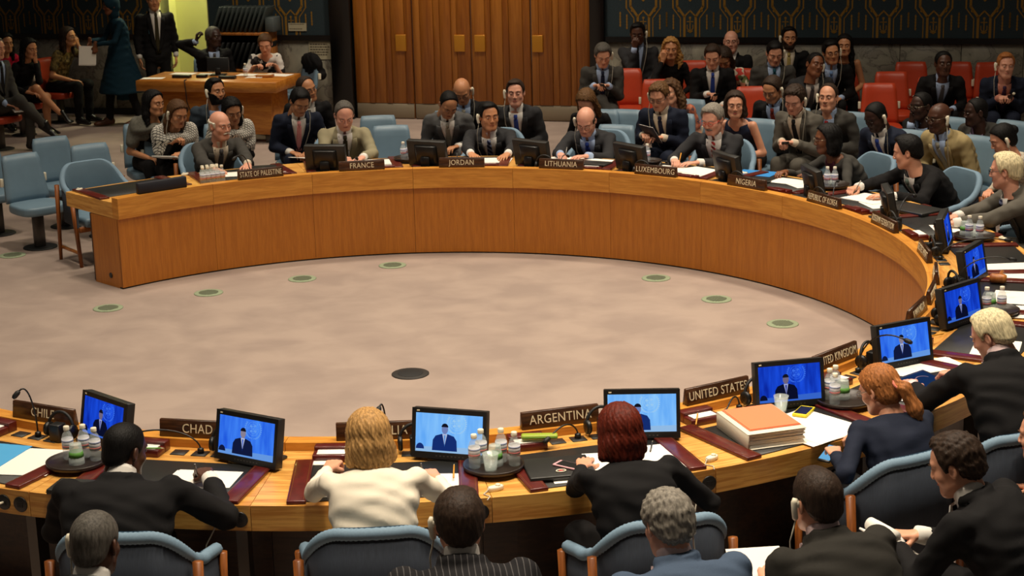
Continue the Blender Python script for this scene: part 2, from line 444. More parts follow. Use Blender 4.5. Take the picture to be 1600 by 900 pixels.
# ================================================================== horseshoe table
TAB = empty('horseshoe_table', (0, 0, 0), 0, 'large horseshoe conference table of honey coloured oak with brown panelled front', 'table')
A_END = 134.6
seams = [A_END] + [120.2 - 14.4 * k for k in range(18)] + [-139.0]
for i in range(len(seams) - 1):
    a1, a0 = seams[i], seams[i + 1]; g = 0.02
    sector('front_panel', 3.392, 3.412, 0.012, 0.572, a0 + g, a1 - g, W_PANEL, TAB)
    sector('plinth', 3.40, 3.44, 0.0, 0.012, a0, a1, M_BLACKM, TAB, 6)
    sector('desk_top', 3.462, 4.15, 0.572, 0.70, a0 + g, a1 - g, W_DESK, TAB, cut=0.012)
    sector('front_rim', 3.374, 3.460, 0.572, 0.74, a0 + g, a1 - g, W_BAND, TAB)
    sector('back_panel', 3.79, 3.81, 0.012, 0.572, a0 + g, a1 - g, W_DARK, TAB, 6)
    if i:
        p = pol(4.02, a1 - 1.0); MB().box(-0.025, 0.025, -0.04, 0.04, 0, 0.572, Matrix.Translation(p) @ Matrix.Rotation(rad(a1 + 90), 4, 'Z')).obj('support_post', M_POST, TAB)
sector('end_panel', 3.40, 3.80, 0.0, 0.571, A_END - 0.35, A_END - 0.02, W_PANEL, TAB, 2)
sector('end_panel', 3.40, 3.80, 0.0, 0.571, -138.95, -138.5, W_PANEL, TAB, 2)
so = MB().lathe([(0.022, 0), (0.022, 0.006), (0.018, 0.007)], 16).obj('end_socket', M_BLACK, TAB)
so.matrix_local = Matrix.Translation(pol(3.56, A_END - 0.02, 0.09)) @ Matrix.Rotation(rad(A_END), 4, 'Z') @ Matrix.Rotation(rad(-90), 4, 'X')

# ================================================================== figures: implicit surfaces sampled into meshes
def caps(p, a, b, ra, rb=None):
    rb = ra if rb is None else rb
    a = np.asarray(a, np.float32); ba = np.asarray(b, np.float32) - a
    pa = p - a; h = np.clip(pa @ ba / max(float(ba @ ba), 1e-9), 0, 1)
    return np.sqrt(((pa - h[:, None] * ba) ** 2).sum(1)) - (ra + (rb - ra) * h)
def ell(p, c, r):
    q = (p - np.asarray(c, np.float32)) / np.asarray(r, np.float32)
    k0 = np.sqrt((q * q).sum(1)); k1 = np.sqrt(((q / np.asarray(r, np.float32)) ** 2).sum(1)) + 1e-6
    return k0 * (k0 - 1) / k1
def smin(a, b, k):
    h = np.clip(0.5 + 0.5 * (b - a) / k, 0, 1); return b * (1 - h) + a * h - k * h * (1 - h)
def smax(a, b, k): return -smin(-a, -b, k)
def nets(f, lo, hi, h, refine=0):
    lo = np.asarray(lo, np.float32); n = np.maximum(np.ceil((np.asarray(hi) - lo) / h).astype(int) + 1, 3)
    g = [lo[i] + h * np.arange(n[i], dtype=np.float32) for i in range(3)]
    P = np.stack(np.meshgrid(*g, indexing='ij'), -1).reshape(-1, 3)
    V = f(P).reshape(n).astype(np.float32)
    V[0] = V[-1] = 1; V[:, 0] = V[:, -1] = 1; V[:, :, 0] = V[:, :, -1] = 1
    S = V < 0
    nx, ny, nz = n
    acc = np.zeros((nx - 1, ny - 1, nz - 1, 3), np.float32); cnt = np.zeros((nx - 1, ny - 1, nz - 1), np.float32)
    cross = []
    sl = lambda ax, o: tuple(slice(o[i], n[i] - 1 + o[i]) for i in range(3))
    for ax in range(3):
        o1, o2 = [q for q in range(3) if q != ax]
        for d1 in (0, 1):
            for d2 in (0, 1):
                o = [0, 0, 0]; o[o1] = d1; o[o2] = d2
                oo = list(o); oo[ax] = 1
                a = V[sl(ax, o)]; b = V[sl(ax, oo)]
                m = (a < 0) != (b < 0)
                t = np.where(m, a / np.where(m, a - b, 1), 0)
                cnt += m
                acc[..., ax] += t
                if d1: acc[..., o1] += m
                if d2: acc[..., o2] += m
    act = cnt > 0
    idx = -np.ones(act.shape, np.int32); idx[act] = np.arange(act.sum())
    base = np.stack(np.nonzero(act), -1).astype(np.float32)
    verts = lo + h * (base + acc[act] / cnt[act][:, None])
    faces = []
    for ax in range(3):
        o1, o2 = (ax + 1) % 3, (ax + 2) % 3
        s0 = [slice(None)] * 3; s1 = [slice(None)] * 3; s0[ax] = slice(0, -1); s1[ax] = slice(1, None)
        for q in (o1, o2): s0[q] = slice(1, -1); s1[q] = slice(1, -1)
        A = S[tuple(s0)]; B = S[tuple(s1)]
        e = np.stack(np.nonzero(A != B), -1)
        if not len(e): continue
        flip = A[tuple(e.T)]
        e[:, o1] += 1; e[:, o2] += 1
        def cell(d1, d2):
            c = e.copy(); c[:, o1] -= d1; c[:, o2] -= d2; return idx[tuple(c.T)]
        q = np.stack([cell(1, 1), cell(0, 1), cell(0, 0), cell(1, 0)], 1)
        q[~flip] = q[~flip][:, ::-1]
        faces.append(q)
    F = np.concatenate(faces)
    for _ in range(refine):
        d = f(verts); G = np.zeros_like(verts); ep = 0.001
        for k in range(3):
            w = verts.copy(); w[:, k] += ep; G[:, k] = (f(w) - d) / ep
        st = np.clip(d / ((G * G).sum(1) + 0.05), -h * .6, h * .6)
        verts = verts - G * st[:, None]
    return verts, F

# ---- head (frame: origin between the ears, +y to the face, z up)
def head_sdf(sex, fat=0.0):
    fm = sex == 'f'
    jw = 0.052 if fm else 0.058 + fat; ch = -0.1 if fm else -0.106
    def f(p):
        d = ell(p, (0, -.012, .034), (.076, .098, .086))
        d = smin(d, ell(p, (0, .028, -.042), (jw + .006, .062, .078)), .03)
        d = smin(d, caps(p, (-.016, .068, ch + .012), (.016, .068, ch + .012), .017), .025)
        for s in (-1, 1):
            d = smin(d, caps(p, (s * .054, -.005, -.055), (s * .026, .055, ch + .012), .016), .03)
            d = smin(d, ell(p, (s * .042, .056, -.022), (.022, .024, .022)), .02)
            d = smin(d, caps(p, (s * .014, .080, .031), (s * .044, .066, .031), .009), .018)
        for s in (-1, 1): d = smax(d, -ell(p, (s * .032, .100, .009), (.019, .017, .011)), .014)
        d = smin(d, caps(p, (0, .082, .022), (0, .102, -.022), .007, .010), .010)
        for s in (-1, 1):
            d = smin(d, ell(p, (s * .011, .096, -.027), (.009, .010, .007)), .006)
            d = smin(d, ell(p, (s * .031, .077, .009), (.0135, .0125, .0125)), .003)
        d = smax(d, -ell(p, (0, .106, -.060), (.024, .010, .0022)), .006)
        d = smin(d, ell(p, (0, .0815, -.054), (.019, .0085, .0055)), .005)
        d = smin(d, ell(p, (0, .080, -.067), (.017, .0085, .006)), .005)
        n = .047 if fm else .056
        d = smin(d, caps(p, (0, -.022, -.05), (0, -.038, -.21), n, n + .004), .03)
        for s in (-1, 1):
            q = p - np.array((s * .080, -.012, -.004), np.float32)
            c, sn = math.cos(.35), math.sin(.35)
            qx = q[:, 0] * c + s * q[:, 1] * sn; qy = -s * q[:, 0] * sn + q[:, 1] * c
            qq = np.stack([qx, qy, q[:, 2]], 1)
            e = ell(qq, (0, 0, 0), (.008, .019, .031)); e = smax(e, -ell(qq, (s * .008, .002, .002), (.007, .011, .019)), .004)
            d = smin(d, e, .008)
        return d
    return f
HEADS = {}
def head_geo(sex, fat=0.0, h=0.0062):
    k = (sex, fat, h)
    if k not in HEADS: HEADS[k] = nets(head_sdf(sex, fat), (-.11, -.13, -.20), (.11, .135, .135), h, 2)
    return HEADS[k]

# ---- hair
def zline_fn(kind):
    if kind == 'm': xs = [-.13, -.10, -.05, -.012, .024, .034, .046, .060, .10]; zs = [-.088, -.078, -.05, -.022, -.012, .030, .078, .102, .118]
    elif kind == 'rec': xs = [-.13, -.10, -.05, -.012, .014, .022, .034, .05, .10]; zs = [-.088, -.078, -.05, -.022, -.01, .04, .105, .122, .14]
    else: xs = [-.13, -.08, -.03, .0, .022, .042, .062, .10]; zs = [-.11, -.10, -.09, -.06, .02, .068, .098, .110]
    return lambda y: np.interp(y, xs, zs).astype(np.float32)
def hair_sdf(style):
    zl = zline_fn('rec' if style in ('receding',) else ('f' if style in ('long', 'bob', 'curly', 'ponytail', 'bun') else 'm'))
    def strands(p, a=.0022, fq=230.0):
        an = np.arctan2(p[:, 0], -p[:, 1]); return a * np.sin(an * fq / 7 + 9 * np.sin(p[:, 2] * 14)) * np.sin(p[:, 2] * 70 + an * 9 + 2)
    def skull(p, o): return smin(ell(p, (0, -.012, .034), (.076 + o, .098 + o, .086 + o)), ell(p, (0, -.050, -.035), (.058 + o, .050 + o, .06)), .03)
    def f(p):
        d = f0(p)
        if style in ('buzz', 'short', 'receding', 'neat', 'full', 'wavy', 'spiky', 'horseshoe'):
            for s in (-1, 1): d = smax(d, -ell(p, (s * .088, -.014, -.008), (.034, .022, .036)), .006)
        return d
    def f0(p):
        x, y, z = p[:, 0], p[:, 1], p[:, 2]
        tp = np.clip((z - zl(y)) / .035, .12, 1)
        if style == 'buzz':
            return smax(skull(p, .0) - .0055 * tp, (zl(y) + .004 - z) * .8, .003)
        if style == 'horseshoe':
            d = smax(skull(p, .011), (zl(y) - z) * .8, .008); d = smax(d, z - .040 - .10 * np.clip(-y - .06, 0, 1), .012); d = smax(d, y - .028, .008)
            return d + strands(p)
        if style in ('short', 'receding', 'neat', 'full', 'wavy', 'spiky'):
            o = {'short': .011, 'receding': .010, 'neat': .013, 'full': .018, 'wavy': .019, 'spiky': .016}[style]
            d = skull(p, .0) - o * tp
            if style in ('neat', 'full', 'wavy', 'spiky'): d = smin(d, ell(p, (.012, .030, .104), (.052, .044, .024)), .02)
            d = smax(d, (zl(y) - z) * .8, .004)
            a = {'wavy': .0032, 'spiky': .004, 'full': .0022}.get(style, .0016)
            return d + strands(p, a, 230) * .6 + a * np.sin(x * 150 + 3 * np.sin(z * 60)) * np.sin(y * 110 + 2 * np.sin(x * 70)) * (1.2 if style in ('wavy', 'spiky') else .5)
        if style == 'long' or style == 'curly':
            k = 1.0 if style == 'long' else 1.22
            d = skull(p, .018 * k)
            d = smax(d, (zl(y) - z) * .8, .012)
            b = ell(p, (0, -.062, -.10), (.088 * k, .055 * k, .16))
            for s in (-1, 1):
                b = smin(b, caps(p, (s * .068, -.008, .03), (s * .084 * k, -.022, -.10), .024 * k, .030 * k), .02)
                b = smin(b, caps(p, (s * .084 * k, -.022, -.10), (s * .088 * k, .004, -.22), .030 * k, .020 * k), .02)
            b = smax(b, -ell(p, (0, .080, -.03), (.068, .088, .115)), .012); b = smax(b, -(z + .20 + .03 * np.sin(x * 60) + .02 * np.sin(y * 70 + 1)), .02)
            d = smin(d, b, .02)
            a = .0055 if style == 'long' else .010
            return d + (strands(p, a) if style == 'long' else .008 * np.sin(x * 95 + 2 * np.sin(z * 40)) * np.sin(z * 105) * np.sin(y * 90 + 1))
        if style == 'bob':
            d = smax(skull(p, .020), (zl(y) - z) * .8, .012)
            b = ell(p, (0, -.045, -.055), (.100, .072, .095))
            for s in (-1, 1): b = smin(b, caps(p, (s * .074, -.004, .03), (s * .088, -.006, -.085), .024, .032), .02)
            b = smax(b, -ell(p, (0, .075, -.03), (.062, .085, .12)), .012)
            return smin(d, b, .02) + strands(p, .004, 200) + .004 * np.sin(z * 60 + 5 * x) * np.clip(-z * 8, 0, 1)
        if style in ('ponytail', 'bun'):
            d = smax(skull(p, .013), (zl(y) * .9 - z) * .8, .01)
            if style == 'bun': return smin(d, ell(p, (0, -.115, .03), (.042, .035, .04)), .01) + strands(p)
            t = caps(p, (0, -.112, .01), (0, -.150, -.03), .022, .030); t = smin(t, caps(p, (0, -.150, -.03), (.02, -.150, -.14), .032, .036), .02)
            t = smin(t, caps(p, (.02, -.150, -.14), (.040, -.120, -.262), .035, .012), .02)
            return smin(d, t, .012) + strands(p, .0035, 260)
        if style == 'scarf':
            d = smin(skull(p, .022), ell(p, (0, -.02, -.10), (.075, .075, .11)), .03)
            return smax(d, -ell(p, (0, .09, -.01), (.055, .07, .09)), .012)
    return f
HAIRS = {}
def hair_mesh(style, m, h=0.0075):
    k = (style, m.name)
    if k not in HAIRS:
        g = ('geo', style)
        if g not in HAIRS: HAIRS[g] = nets(hair_sdf(style), (-.15, -.215, -.29), (.15, .13, .155), h, 1)
        me = np_mesh('hair_' + style, *HAIRS[g]); me.materials.append(m); HAIRS[k] = me
    return HAIRS[k]

# ---- hands (right hand, palm down -z, fingers +y, thumb on -x)
def hand_sdf(pose):
    ang = {'flat': (8, 14, 12), 'relaxed': (24, 30, 20), 'curl': (48, 62, 36), 'fist': (78, 88, 55)}[pose]
    segs = []
    for xk, yk, ls, r, dx in ((-.029, .088, (.041, .025, .020), .0088, -.05), (-.010, .092, (.046, .029, .022), .0090, -.01), (.010, .089, (.042, .027, .021), .0086, .03), (.028, .080, (.032, .020, .018), .0078, .08)):
        p = np.array((xk, yk, .002)); a = 0; ch = [p]
        for L, t in zip(ls, ang):
            a += rad(t); p = p + L * np.array((dx * math.cos(a), math.cos(a), -math.sin(a))); ch.append(p)
        segs.append((ch, r, xk))
    if pose in ('flat', 'relaxed'): th = [(-.020, .022, -.004), (-.050, .050, -.014), (-.062, .080, -.020), (-.064, .103, -.022)]
    else: th = [(-.020, .022, -.006), (-.044, .050, -.024), (-.040, .080, -.038), (-.026, .100, -.042)]
    def f(p):
        d = caps(p, (0, -.055, 0), (0, .012, 0), .026, .026) if True else None
        q = p * np.array((1, 1, 1.35), np.float32)
        d = caps(q, (0, -.05, 0), (0, .006, 0), .026, .027)
        for ch, r, xk in segs: d = smin(d, caps(q, (xk * .55, .012, 0), (xk, ch[0][1], .002), .016, .0125), .012)
        fing = None
        for ch, r, xk in segs:
            e = caps(p, ch[0], ch[1], r * 1.08, r); e = smin(e, caps(p, ch[1], ch[2], r, r * .93), .003); e = smin(e, caps(p, ch[2], ch[3], r * .93, r * .78), .003)
            fing = e if fing is None else np.minimum(fing, e)
        d = smin(d, fing, .005)
        e = caps(p, th[0], th[1], .015, .0115); e = smin(e, caps(p, th[1], th[2], .0112, .0098), .004); e = smin(e, caps(p, th[2], th[3], .0096, .008), .003)
        return smin(d, e, .008)
    return f
HANDS = {}
def hand_geo(pose):
    if pose not in HANDS: HANDS[pose] = nets(hand_sdf(pose), (-.085, -.07, -.10), (.06, .20, .045), .0052, 1)
    return HANDS[pose]

# ---- small head-frame pieces shared by all figures
def ellm(mb, c, r, nu=10, nv=6):
    vs = []; 
    for i in range(nv + 1):
        t = math.pi * i / nv
        for k in range(nu): vs.append((c[0] + r[0] * math.sin(t) * math.cos(2 * math.pi * k / nu), c[1] + r[1] * math.sin(t) * math.sin(2 * math.pi * k / nu), c[2] + r[2] * math.cos(t)))
    fs = [(i * nu + k, (i + 1) * nu + k, (i + 1) * nu + (k + 1) % nu, i * nu + (k + 1) % nu) for i in range(nv) for k in range(nu)]
    return mb.add(vs, fs, True)
def head_bits():
    B = {}
    for s in (-1, 1):
        B['eye%d' % s] = ellm(MB(), (s * .031, .0855, .009), (.0118, .0045, .0042))
        w = ellm(MB(), (s * .031, .0855, .009), (.0118, .0045, .0042)); B['eye%d' % s] = ellm(w, (s * .031, .0882, .0088), (.0050, .0028, .0042), 8, 4)
        B['brow%d' % s] = MB().tube([(s * .013, .0935, .0285), (s * .030, .0920, .0345), (s * .049, .0790, .0290)], [.0020, .0034, .0014], 6)
    w = MB(); w.tube([(-.0215, .0845, -.0605), (-.008, .0915, -.0585), (0, .0920, -.0595), (.008, .0915, -.0585), (.0215, .0845, -.0605)], [.0015, .0036, .0038, .0036, .0015], 6)
    B['lips'] = w
    w = MB(); w.tube([(-.030, .0830, -.054), (-.014, .0960, -.0455), (0, .0985, -.0435), (.014, .0960, -.0455), (.030, .0830, -.054)], [.003, .0075, .0075, .0075, .003], 8)
    B['moustache'] = w
    for nm in ('glasses',):
        w = MB()
        for s in (-1, 1):
            ring = [(s * (.033 + .0225 * math.cos(t)), .102 - .0022 * abs(math.cos(t)) * (1 + math.cos(t) * 1), .007 + .0165 * math.sin(t)) for t in [2 * math.pi * k / 14 for k in range(15)]]
            w.tube(ring, .0016, 5); w.tube([(s * .0555, .098, .012), (s * .080, .06, .014), (s * .083, -.005, .014), (s * .082, -.018, .004)], .002, 5)
        w.tube([(-.0105, .103, .010), (0, .106, .012), (.0105, .103, .010)], .002, 5)
        B[nm] = w
    for s, nm in ((1, 'earpiece_l'), (-1, 'earpiece_r')):       # figure's own right is +x
        w = MB()
        w.tube([(s * .098, -.008, .030), (s * .102, -.006, .015), (s * .102, -.002, -.015), (s * .097, .004, -.045), (s * .095, .006, -.052)], [.010, .0135, .0120, .0125, .009], 10)
        ellm(w, (s * .092, -.006, .008), (.012, .016, .018), 10, 6)
        B[nm] = w
    return B
BITS = head_bits(); BITM = {}
def bit_mesh(nm, m):
    k = (nm, m.name)
    if k not in BITM:
        me = BITS[nm].me(nm); me.materials.append(m); BITM[k] = me
    return BITM[k]
def tie_mesh():
    me = MB().tube([(.031 * math.cos(t), -.121 + .012 * math.sin(t), .000 + .031 * math.sin(t)) for t in [2 * math.pi * k / 16 for k in range(17)]], .007, 6).me('hair_tie')
    me.materials.append(cloth('pink_band', (220, 130, 110))); return me
def eye_mesh(q):
    me = bit_mesh('eye%d' % q, M_EYE)
    if len(me.materials) < 2:
        me.materials.append(M_IRIS); n = len(me.polygons); me.polygons.foreach_set('material_index', [0] * 60 + [1] * (n - 60))
    return me
def beard_sdf(p):
    d = head_sdf('m')(p) - .0028
    x, y, z = p[:, 0], p[:, 1], p[:, 2]
    d = smax(d, z + .050 - np.clip(np.abs(x) - .030, 0, 1) * 1.1, .006); d = smax(d, -(z + .128), .006); d = smax(d, -(y + .005), .008)
    return smax(d, -ell(p, (0, .095, -.060), (.024, .02, .010)), .004)

SKINS = {'light': (222, 160, 128), 'pink': (220, 160, 134), 'tan': (198, 138, 98), 'olive': (186, 130, 92), 'brown': (122, 76, 50), 'dark': (78, 48, 34), 'deep': (58, 36, 28)}
def skin_mat(k): return mat('skin_' + k, SKINS[k], 0.42, spec=0.4, noise=0.06, nscale=18)
HCOL = {'black': (13, 11, 10), 'dark': (50, 37, 28), 'brown': (84, 58, 36), 'lbrown': (96, 68, 40), 'blond': (172, 132, 80), 'ginger': (156, 98, 52), 'auburn': (88, 28, 13), 'grey': (126, 120, 110), 'sgrey': (84, 80, 74),
        'white': (222, 214, 196), 'cream': (214, 200, 160), 'fair': (160, 116, 62)}
def hair_mat(k): return mat('hair_' + k, HCOL[k], 0.6, spec=0.2, noise=0.42, nscale=22, stretch=(5, 5, 1), bump=0.6, bscale=34)
def cloth(name, c, n=0.12, sc=350, rough=0.85): return mat('cloth_' + name, c, rough, spec=0.2, noise=n, nscale=sc)
def pinstripe():
    m = cloth('pinstripe', (30, 29, 31)); 
    if 'ps' in m: return m
    m['ps'] = 1
    nt = m.node_tree; b = nt.nodes['Principled BSDF']; tc = nt.nodes['Texture Coordinate']
    wv = nt.nodes.new('ShaderNodeTexWave'); wv.inputs['Scale'].default_value = 14; wv.wave_profile = 'SIN'
    r = nt.nodes.new('ShaderNodeValToRGB'); r.color_ramp.elements[0].position = 0.93; r.color_ramp.elements[1].position = 0.99
    r.color_ramp.elements[0].color = (*srgb((28, 27, 29)), 1); r.color_ramp.elements[1].color = (*srgb((86, 84, 84)), 1)
    nt.links.new(tc.outputs['Object'], wv.inputs['Vector']); nt.links.new(wv.outputs[1] if len(wv.outputs) > 1 else wv.outputs[0], r.inputs[0]); nt.links.new(r.outputs[0], b.inputs['Base Color'])
    return m
def pattern_mat(name, cols, scale, kind='voronoi'):
    n_ = 'print_' + name
    if n_ in MATS: return MATS[n_]
    m = mat(n_, cols[0], 0.85); nt = m.node_tree; b = nt.nodes['Principled BSDF']; tc = nt.nodes['Texture Coordinate']
    r = nt.nodes.new('ShaderNodeValToRGB'); r.color_ramp.interpolation = 'CONSTANT'
    if kind == 'check':
        v = nt.nodes.new('ShaderNodeTexBrick'); v.inputs['Scale'].default_value = scale; v.inputs['Color1'].default_value = (0, 0, 0, 1); v.inputs['Color2'].default_value = (.25, .25, .25, 1)
        v.inputs['Mortar'].default_value = (1, 1, 1, 1); v.inputs['Mortar Size'].default_value = 0.030; v.inputs['Brick Width'].default_value = .35; v.inputs['Row Height'].default_value = .22
        mp = nt.nodes.new('ShaderNodeMapping'); mp.inputs['Rotation'].default_value = (0.9, 0.4, 0.6); nt.links.new(tc.outputs['Object'], mp.inputs[0]); nt.links.new(mp.outputs[0], v.inputs['Vector'])
        nt.links.new(v.outputs['Fac'], r.inputs[0])
    else:
        v = nt.nodes.new('ShaderNodeTexVoronoi'); v.inputs['Scale'].default_value = scale; nt.links.new(tc.outputs['Object'], v.inputs['Vector'])
        sp = nt.nodes.new('ShaderNodeSeparateColor'); nt.links.new(v.outputs['Color'], sp.inputs[0]); nt.links.new(sp.outputs[0], r.inputs[0])
    els = r.color_ramp.elements
    els[0].position = 0; els[0].color = (*srgb(cols[0]), 1); els[1].position = 1.0 / len(cols); els[1].color = (*srgb(cols[1]), 1)
    for i, c in enumerate(cols[2:], 2):
        e = els.new(i / len(cols)); e.color = (*srgb(c), 1)
    nt.links.new(r.outputs[0], b.inputs['Base Color'])
    return m
M_EYE = mat('eye_white', (196, 186, 174), 0.3); M_IRIS = mat('dark_iris', (30, 20, 14), 0.2)
M_CABLE = mat('pale_cable', (190, 184, 166), 0.5)
M_SHOE = mat('black_shoe_leather', (16, 14, 13), 0.3)
SHOE = {}
def shoe_mesh(m, heel=False):
    k = (m.name, heel)
    if k not in SHOE:
        if heel:
            f = lambda p: smin(smin(caps(p, (0, .02, .045), (0, .13, -.005), .026, .028), ell(p, (0, .165, -.012), (.032, .05, .018)), .02), caps(p, (0, -.012, .03), (0, -.018, -.05), .010, .006), .01)
            V, F = nets(f, (-.05, -.07, -.07), (.05, .24, .09), .011)
        else:
            f = lambda p: smax(smin(smin(caps(p, (0, -.025, -.02), (0, .13, -.035), .043, .040), caps(p, (0, 0, .03), (0, .05, 0), .042, .036), .03), ell(p, (0, .17, -.04), (.042, .062, .03)), .02), -(p[:, 2] + .065), .006)
            V, F = nets(f, (-.06, -.1, -.08), (.06, .26, .09), .013)
        me = np_mesh('shoe', V, F); me.materials.append(m); SHOE[k] = me
    return SHOE[k]

def frame_from(y, zhint):
    y = Vector(y).normalized(); z = Vector(zhint); z = (z - y * z.dot(y))
    if z.length < 1e-4: z = Vector((0, 0, 1)).cross(y)
    z.normalize(); x = y.cross(z)
    return Matrix((x, y, z)).transposed()

TP = np.array([-.25, 0.0, .2, .45, .72, .87, .93, .98, 1.07])
AM = np.array([.13, .178, .172, .188, .208, .200, .150, .088, .060])
BMn = np.array([.10, .136, .134, .132, .130, .114, .096, .074, .056])
AF = np.array([.13, .172, .136, .148, .162, .152, .115, .064, .050])
BF = np.array([.10, .128, .104, .116, .122, .096, .080, .060, .048])

def person(label, crown, face, head=(0, 0, 0), skin='light', hair=('short', 'dark'), fit=None, hands=('lap', 'lap'), legs='sit', glasses=None,
           ear=None, moustache=None, beard=None, size=1.0, fat=0.0, stand=False, faceparts=True, group=None, bend=None, seat=0.38, name='person', hk=1.0, neck=.150):
    """crown: world point of the top of the head; face: compass direction (deg) the body faces; head: turn to own left, nod down, tilt."""
    fit = dict(fit or {}); fem = fit.get('sex', 'm') == 'f'
    s = size * .96; hs = 1.07 * s * hk * (0.96 if fem else 1.0)
    B = Matrix.Rotation(rad(face - 90), 3, 'Z')
    R = (Matrix.Rotation(rad(head[0]), 3, 'Z') @ Matrix.Rotation(rad(-head[1]), 3, 'X') @ Matrix.Rotation(rad(head[2]), 3, 'Y'))
    Rh = (Matrix.Rotation(rad(head[0] * .4), 3, 'Z') @ Matrix.Rotation(rad(-head[1] * .55), 3, 'X') @ Matrix.Rotation(rad(head[2] * .5), 3, 'Y'))
    cw = Vector(crown)
    hc = Vector((0, 0, cw.z)) - R @ Vector((0, -.012, .125)) * hs               # head centre, local to the crown's ground point
    N = hc + Rh @ Vector((0, -.044, -neck)) * hs
    pz = 0.90 * s if stand else seat + 0.105
    Lt = 0.52 * s
    dz = N.z - pz
    o = math.sqrt(max(Lt * Lt - dz * dz, 0.0)) if bend is None else bend
    o = min(max(o, 0.02), 0.30)
    org = Vector((N.x, N.y - o, 0)); sh = Vector((org.x, org.y, 0))
    hc -= sh; N -= sh
    P = Vector((0, 0, pz))
    root = empty(name, cw * 1.0, 0, label, 'person', group)
    wo = B @ org; root.location = (cw.x + wo.x, cw.y + wo.y, 0); root.rotation_euler = (0, 0, rad(face - 90))
    Wl = (N - P); L = Wl.length; W = Wl / L
    Xa = Vector((1, 0, 0)); Va = Xa.cross(W) * -1.0                             # forward normal of the trunk
    if Va.y < 0 and abs(Va.y) > abs(Va.z): Va = -Va
    A_, B_ = (AF, BF) if fem else (AM, BMn)
    A_ = A_ * s * fit.get('wide', 1.0) * (1 + fat * 1.5); B_ = B_ * s * (1 + fat * 4)
    hump = .035
    Pn, Wn, Vn = (np.array(v, np.float32) for v in (P, W, Va))
    def trunk(p, off):
        q = p - Pn; w = q @ Wn / L; v = q @ Vn + hump * np.sin(np.pi * np.clip(w, 0, 1)); x = q[:, 0]
        a = np.interp(w, TP, A_).astype(np.float32) + off; b = np.interp(w, TP, B_).astype(np.float32) + off
        k = np.sqrt((x / a) ** 2 + (v / b) ** 2); d = (k - 1) * np.minimum(a, b) * 0.85
        return d, w
    def tpt(x, t, off):                                                          # a point on the trunk's front
        a = float(np.interp(t, TP, A_)) + off; b = float(np.interp(t, TP, B_)) + off
        v = b * math.sqrt(max(1 - (x / a) ** 2, 0.02)) - hump * math.sin(math.pi * min(max(t, 0), 1))
        return P + W * (L * t) + Xa * x + Va * v
    sw = (.152 if fem else .188) * s * fit.get('wide', 1.0) * (1 + fat)
    arms = []
    up, fo = .285 * s, .250 * s
    for side, (hp) in ((-1, hands[0]), (1, hands[1])):
        S = P + W * (L * .872) + Xa * side * sw - Va * .01
        hp = hp if isinstance(hp, (tuple, list, dict)) else {'lap': ((.10, .25, seat + .185), 'relaxed'), 'table': ((.14, .40, .775), 'flat'), 'write': ((.10, .40, .785), 'curl'), 'phone': ((.05, .34, seat + .28), 'curl'),
              'side': ((.24, .04, pz - .12), 'relaxed'), 'clasp': ((.03, .42, .78), 'relaxed'), 'cross': ((.05, .22, .66), 'relaxed'), 'knee': ((.12, .40, seat + .25), 'relaxed')}.get(hp, hp)
        desk = False
        if isinstance(hp, dict):
            wv = Vector(hp['w']); lv = B.transposed() @ (wv - root.location); T = Vector((lv.x, lv.y, hp['w'][2])); pose = hp['pose']; direct = None; pn = None; desk = True
        elif hp in ('chin', 'cheek', 'ear', 'nose'):
            q = {'chin': (side * .035, .085, -.150), 'cheek': (side * .095, .075, -.12), 'ear': (side * .15, .06, -.06), 'nose': (side * .03, .15, -.13)}[hp]
            T = hc + R @ Vector(q) * hs; pose = 'curl'; direct = R @ Vector((-side * .25, -.05, .9)); pn = R @ Vector((0, -1, 0.1))
        else:
            q, pose = hp[0], hp[1]
            if not stand and len(hp) < 3 and q[2] < .70: q = (q[0], min(max(q[1], S.y + .15), .44), q[2])
            T = Vector((q[0] * side, q[1], q[2])) if len(hp) < 4 else Vector(q)
            direct = Vector(hp[2]) if len(hp) > 2 and hp[2] is not None else None; pn = None
        d = T - S; D = min(d.length, (up + fo) * .985); dn = d.normalized(); Wr = S + dn * D
        ca = (up * up + D * D - fo * fo) / (2 * up * D); ca = max(-1, min(1, ca)); h_ = up * math.sqrt(1 - ca * ca)
        pole = Vector((side * .60, -.40, -.55)) if desk else Vector((side * .45, -.55, -.75)); pole = (pole - dn * pole.dot(dn)).normalized()
        E = S + dn * (up * ca) + pole * h_
        fd = (Wr - E).normalized()
        if direct is None: direct = Vector((fd.x * .8 - side * .12, fd.y, fd.z * .35 - .02)) if not stand else Vector((0, .1, -1))
        if pn is None: pn = Vector((0, 0, -1)) if not stand else Vector((-side, 0.0, 0))
        arms.append((side, S, E, Wr, pose, Vector(direct).normalized(), pn, fd))
    # legs
    hipx = .088 * s; LG = []
    for i, side in enumerate((-1, 1)):
        H = P + Vector((side * hipx, 0.01, -.02))
        if stand:
            K = Vector((side * .095, .03 + (side * .10 if legs == 'walk' else 0), .48 * s)); An = Vector((side * .10, (side * .16 if legs == 'walk' else -.01), .085))
        elif legs == 'cross' and side == 1:
            K = P + Vector((.02, .40 * s, .12)); An = P + Vector((-.16, .58 * s, -.18))
        else:
            K = Vector((side * .10, .42 * s, pz + .01)); An = Vector((side * .10, (.40 if legs != 'back' else .25) * s, .085))
        LG.append((side, H, K, An))
    sleeve = fit.get('sleeve', 'long'); lower = fit.get('lower', 'trousers')
    bare_legs = lower == 'skirt'
    def arm_sdf(p, r, d=None, frac=1.0, cut=0.0):
        for side, S, E, Wr, _, _, _, fd in arms:
            e = caps(p, S, E, r[0], r[1])
            if frac >= 1: e = smin(e, caps(p, E, Wr - fd * cut, r[1], r[2]), .015)
            d = e if d is None else smin(d, e, .028 * s)
        return d
    lowz = 0.02
